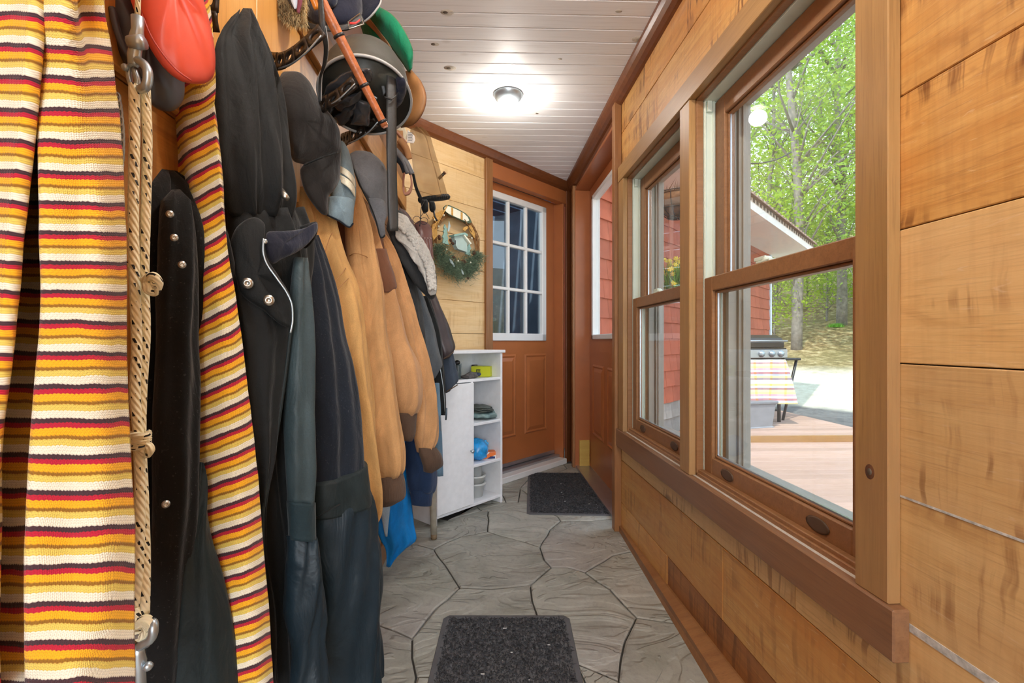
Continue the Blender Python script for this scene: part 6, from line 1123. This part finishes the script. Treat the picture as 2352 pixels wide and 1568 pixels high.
# hook bracket, hanging basket and flowers outside
hk = thing('plant_hook', 'thin black curved plant hook fixed outside the big window', 'hook', P(1700, 373, 1.62)); tubep('arm', [(1694, 372, 1.62), (1730, 376, 1.66), (1765, 372, 1.70), (1795, 362, 1.74), (1818, 349, 1.77)], .0024, M_BLACK, hk, 30, 8)
for k in range(9): MB().ball(P(1742+.2*k, 378+4.4*k, 1.672), .0016, 6, (1, 1, 1.6)).build('chain_bead', M_IRON, hk)
MB().lathe([(.0005, 0), (.012, 0), (.012, .004), (.0005, .004)], frame(P(1694, 372, 1.615), (1, 0, 0)), 12).build('wall_plate', M_IRON, hk)
hbk = thing('hanging_basket', 'brown hanging basket with a dark wire bottom outside the far window', 'basket', P(1556, 455, 3.3)); bm_ = Matrix.Translation(P(1556, 500, 3.3)); rr = .15
MB().lathe([(.0005, 0), (.06, .006), (.11, .04), (.145, .10), (.15, .15), (.138, .15), (.13, .1), (.09, .04), (.0005, .015)], bm_, 30).build('coir_liner', plain('coir', C(126, 88, 58), .95, var=.4, sc=40, bump=.6), hbk)
for k in range(14):
    a = 2*math.pi*k/14; MB().tube([bm_ @ Vector((r*math.cos(a), r*math.sin(a), z)) for r, z in ((.01, -.004), (.065, .0), (.117, .036), (.152, .1), (.157, .155))], .003, 6).build('wire_rib', M_IRON, hbk)
for r, z in ((.157, .155), (.13, .05), (.068, .0)): MB().tube([bm_ @ Vector((r*math.cos(t), r*math.sin(t), z)) for t in np.linspace(0, 6.2832, 36)], .0032, 6).build('wire_ring', M_IRON, hbk)
for k in range(3): a = 2.1*k+.4; MB().tube([bm_ @ Vector((.15*math.cos(a), .15*math.sin(a), .155)), bm_ @ Vector((0, 0, .62))], .002, 6).build('hanger_chain', M_IRON, hbk)
it = []
for k in range(500): a, r = random.random()*6.28, random.random()**.5*.13; b = bm_ @ Vector((r*math.cos(a), r*math.sin(a), .14)); it.append((b, b+Vector((random.gauss(0, .03), random.gauss(0, .03), random.uniform(.02, .09)))))
hairs('dry_stems', it, .004, plain('dry_stem', C(150, 120, 96), .9, var=.4), hbk)
fl = thing('flower_pot', 'yellow flowers in a small pot hung on the red shingles', 'flowers', P(1552, 665, 5.1)); pc = P(1552, 692, 5.1)
MB().lathe([(.0005, 0), (.07, 0), (.09, .12), (.10, .12), (.10, .14), (.085, .14), (.0005, .13)], Matrix.Translation(pc), 20).build('pot', plain('pot_clay', C(150, 96, 70), .8), fl); MB().tube([pc+Vector((-.1, .1, .1)), pc+Vector((-.45, .5, .1))], .01, 6).build('bracket', M_IRON, fl)
M_PET = plain('yellow_petal', C(240, 204, 40), .6, var=.1); M_EYE = plain('flower_eye', C(250, 232, 120), .6); M_STEM = plain('leaf_green', C(110, 150, 50), .6, var=.25)
it = []
for k in range(420): b = pc+Vector((random.gauss(0, .05), random.gauss(0, .05), .13)); it.append((b, b+Vector((random.gauss(0, .08), random.gauss(0, .08), random.uniform(.04, .34)))))
hairs('leaves', it, .010, M_STEM, fl)
for k in range(46):
    c = pc+Vector((random.gauss(-.01, .085), random.gauss(-.03, .07), random.uniform(.14, .47))); mm = frame(c, Vector((-.3+random.gauss(0, .3), -1, .3+random.gauss(0, .3)))); ff = MB()
    for j in range(6): a = 6.283*j/6; ff.ball(mm @ Vector((.017*math.cos(a), .017*math.sin(a), 0)), .013, 6, (1, .75, .3), mm.to_3x3() @ Matrix.Rotation(a, 3, 'Z'))
    bl_ = ff.build('blossom', M_PET, fl); MB().ball(c+mm.to_3x3() @ Vector((0, 0, .004)), .008, 6).build('flower_eye', M_EYE, bl_)
# terrain
def gz_(x, y):
    d = math.hypot(x-1, y-1); h = -.34+max(0, d-9.5)*.20+max(0, d-16)*.06
    return h+noise.noise(Vector((x*.25, y*.25, 0)))*.25*min(1, max(0, (d-7)/5))
gx_, gy_ = np.linspace(.9, 46, 120), np.linspace(-14, 52, 150); v = [(x, y_, gz_(x, y_)) for y_ in gy_ for x in gx_]; n = len(gx_)
def ground_mat():
    k = NT('leaf_litter'); tc = k.n('TexCoord').outputs['Object']; sp_ = k.n('SeparateXYZ', None, Vector=tc); ds = k.n('VectorMath', {'operation': 'LENGTH'}, _0=k.n('VectorMath', {'operation': 'SUBTRACT'}, _0=tc, _1=(1, 1, 0)).outputs[0]).outputs['Value']
    a = k.noise(tc, .45, 4, .6); b = k.noise(tc, 5, 6, .75); ds2 = k.math('ADD', ds, k.math('MULTIPLY', k.math('SUBTRACT', a, .5), 3))
    lit = k.ramp(b, [(.3, C(84, 70, 44)), (.48, C(142, 118, 78)), (.58, C(188, 166, 122)), (.68, C(222, 206, 170))])
    lit = k.mix(k.math('MULTIPLY', k.ramp(a, [(.42, (0, 0, 0)), (.62, (1, 1, 1))]), .45), lit, C(104, 104, 54))
    sand = k.ramp(b, [(.3, C(190, 184, 160)), (.6, C(222, 218, 196))]); shaded_grav = k.ramp(b, [(.35, C(84, 84, 84)), (.6, C(116, 116, 114))])  # gravel greyed to paint in the shade beside the deck
    c = k.mix(k.ramp(k.math('DIVIDE', ds2, 20), [(.44, (0, 0, 0)), (.47, (1, 1, 1))]), shaded_grav, k.mix(k.ramp(k.math('DIVIDE', ds2, 20), [(.60, (0, 0, 0)), (.66, (1, 1, 1))]), sand, lit))
    k.bump(b, .6, .05); return k.fin(c, .95)
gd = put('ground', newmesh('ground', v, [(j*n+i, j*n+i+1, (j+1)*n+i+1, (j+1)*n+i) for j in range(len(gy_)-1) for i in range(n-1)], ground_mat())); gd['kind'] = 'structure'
def spot(ang, d): a = math.radians(ang); x, y_ = 1+d*math.sin(a), 1+d*math.cos(a); return Vector((x, y_, gz_(x, y_)))
it = []; tb = FL(1921, 873, -.30)
tb.z = gz_(tb.x, tb.y)
for k in range(500): b = tb+Vector((random.gauss(0, .09), random.gauss(0, .09), -.01)); it.append((b, b+Vector((random.gauss(0, .05), random.gauss(0, .05), random.uniform(.06, .16)))))
tf = hairs('grass_tuft', it, .008, plain('grass_blade', C(112, 178, 50), .6, var=.2)); tag(tf, 'small bright green grass tuft on the pale dirt beyond the deck', 'grass', kind='stuff')
# trees
def leaf_mat(nm, c1, c2):
    k = NT(nm); out = k.t.nodes['Material Output']; tc = k.n('TexCoord').outputs['Object']; c = k.mix(k.ramp(k.noise(tc, 1.6, 4, .7), [(.35, (0, 0, 0)), (.65, (1, 1, 1))]), c1, c2)
    d = k.n('BsdfDiffuse', None, Color=c); t = k.n('BsdfTranslucent', None, Color=c); m = k.n('MixShader', None, _0=.55); k.t.links.new(d.outputs[0], m.inputs[1]); k.t.links.new(t.outputs[0], m.inputs[2]); k.t.links.new(m.outputs[0], out.inputs[0]); MATS[nm] = k.m; return k.m
L_A, L_B = leaf_mat('spring_leaf', C(192, 212, 84), C(148, 184, 72)), leaf_mat('green_leaf', C(140, 176, 84), C(172, 200, 100))
M_BARK = plain('grey_bark', C(134, 128, 120), .9, var=.3, sc=12, bump=.5, bsc=20)
def leaves(nm, ncl, per, rx, z0, z1, mat, size, seed):
    g = np.random.default_rng(seed); n = ncl*per; u = g.uniform(z0, z1, ncl); w = np.sqrt(np.clip(1-((u-(z0+z1)/2)/((z1-z0)/2*1.08))**2, .1, 1)); a = g.uniform(0, 6.283, ncl); r = rx*w*np.sqrt(g.uniform(.02, 1, ncl))
    cc = np.stack([r*np.cos(a), r*np.sin(a), u], 1); cen = np.repeat(cc, per, 0)+g.normal(0, 1, (n, 3))*np.array([.55, .55, .16]); tn = g.normal(0, 1, (n, 3)); tn[:, 2] *= .5; tn /= np.linalg.norm(tn, axis=1, keepdims=True); b = np.cross(tn, g.normal(0, 1, (n, 3))*np.array([.4, .4, 1])); b /= np.linalg.norm(b, axis=1, keepdims=True)
    s = g.uniform(.6, 1.2, (n, 1))*size; V = np.stack([cen-tn*s, cen+b*s*.5, cen+tn*s, cen-b*s*.5], 1).reshape(-1, 3); me = bpy.data.meshes.new(nm); me.vertices.add(4*n); me.vertices.foreach_set('co', V.ravel()); me.loops.add(4*n); me.loops.foreach_set('vertex_index', np.arange(4*n, dtype=np.int32)); me.polygons.add(n); me.polygons.foreach_set('loop_start', np.arange(0, 4*n, 4, dtype=np.int32)); me.update(calc_edges=True); me.materials.append(mat); return me, cc
KIND = []
for k, (ncl, per, rx, z0, z1, mat, sz, H_, r0) in enumerate(((120, 52, 2.7, 3.0, 13, L_A, .075, 13.5, .15), (105, 52, 2.2, 2.2, 11, L_B, .07, 11.5, .10), (90, 50, 1.5, .8, 5.5, L_A, .065, 5.5, .05))):
    me, cc = leaves('foliage', ncl, per, rx, z0, z1, mat, sz, 40+k); t = MB(); rj = random.Random(k); pts = [Vector((.12*math.sin(z*.5+k)*z/6, .12*math.cos(z*.4)*z/6, z-.3)) for z in np.linspace(0, H_, 16)]
    t.tube(pts, list(np.linspace(r0, r0*.25, 16)), 10)
    br = MB()
    for c in cc[::3]:
        z = max(.8, c[2]-.35*math.hypot(c[0], c[1])-.3); i = min(15, int(z/H_*15)); a = pts[i]; e = Vector(c); br.tube([a, a.lerp(e, .5)+Vector((rj.gauss(0, .12), rj.gauss(0, .12), .1)), e], [r0*.28, r0*.16, r0*.05], 5)
    KIND.append((me, newmesh('trunk', t.v, t.f, M_BARK), newmesh('branches', br.v, br.f, M_BARK)))
def tree(kind, ang, d, label, group, sc=1.):
    p = spot(ang, d); mx = Matrix.Translation(p) @ Matrix.Rotation(random.random()*6.28, 4, 'Z') @ Matrix.Scale(sc, 4)
    o = put('tree', None, None, mx); tag(o, label, 'tree', group)
    put('trunk', KIND[kind][1], o, mx); b = put('branches', KIND[kind][2], o, mx); f_ = put('foliage', KIND[kind][0], o, mx); f_['kind'] = 'stuff'; return o
tree(0, 33.0, 15.0, 'tall grey-trunked tree crossing the big window pane, nearest in the woods', 'trees in the woods', 1.05)
for a, d in ((40, 15), (44, 13), (30, 17), (37.5, 18), (33, 21), (41, 21), (46, 19), (28, 22), (36, 25), (31, 27), (39.5, 28), (43.5, 26), (49, 24), (24, 26), (34.5, 32)): tree(0 if (a*3+d) % 2 < 1 else 1, a+random.uniform(-.6, .6), d, 'leafy spring tree on the slope behind the grill', 'spring trees on the slope', random.uniform(.85, 1.15))
for a, d in ((30.5, 15.5), (36.5, 19), (39, 20), (43.5, 18), (47, 16.5), (34.5, 21.5), (38, 24), (31.5, 22)): tree(2, a+random.uniform(-.5, .5), d, 'low leafy sapling growing over the leaf litter slope', 'saplings on the slope', random.uniform(.6, .95))
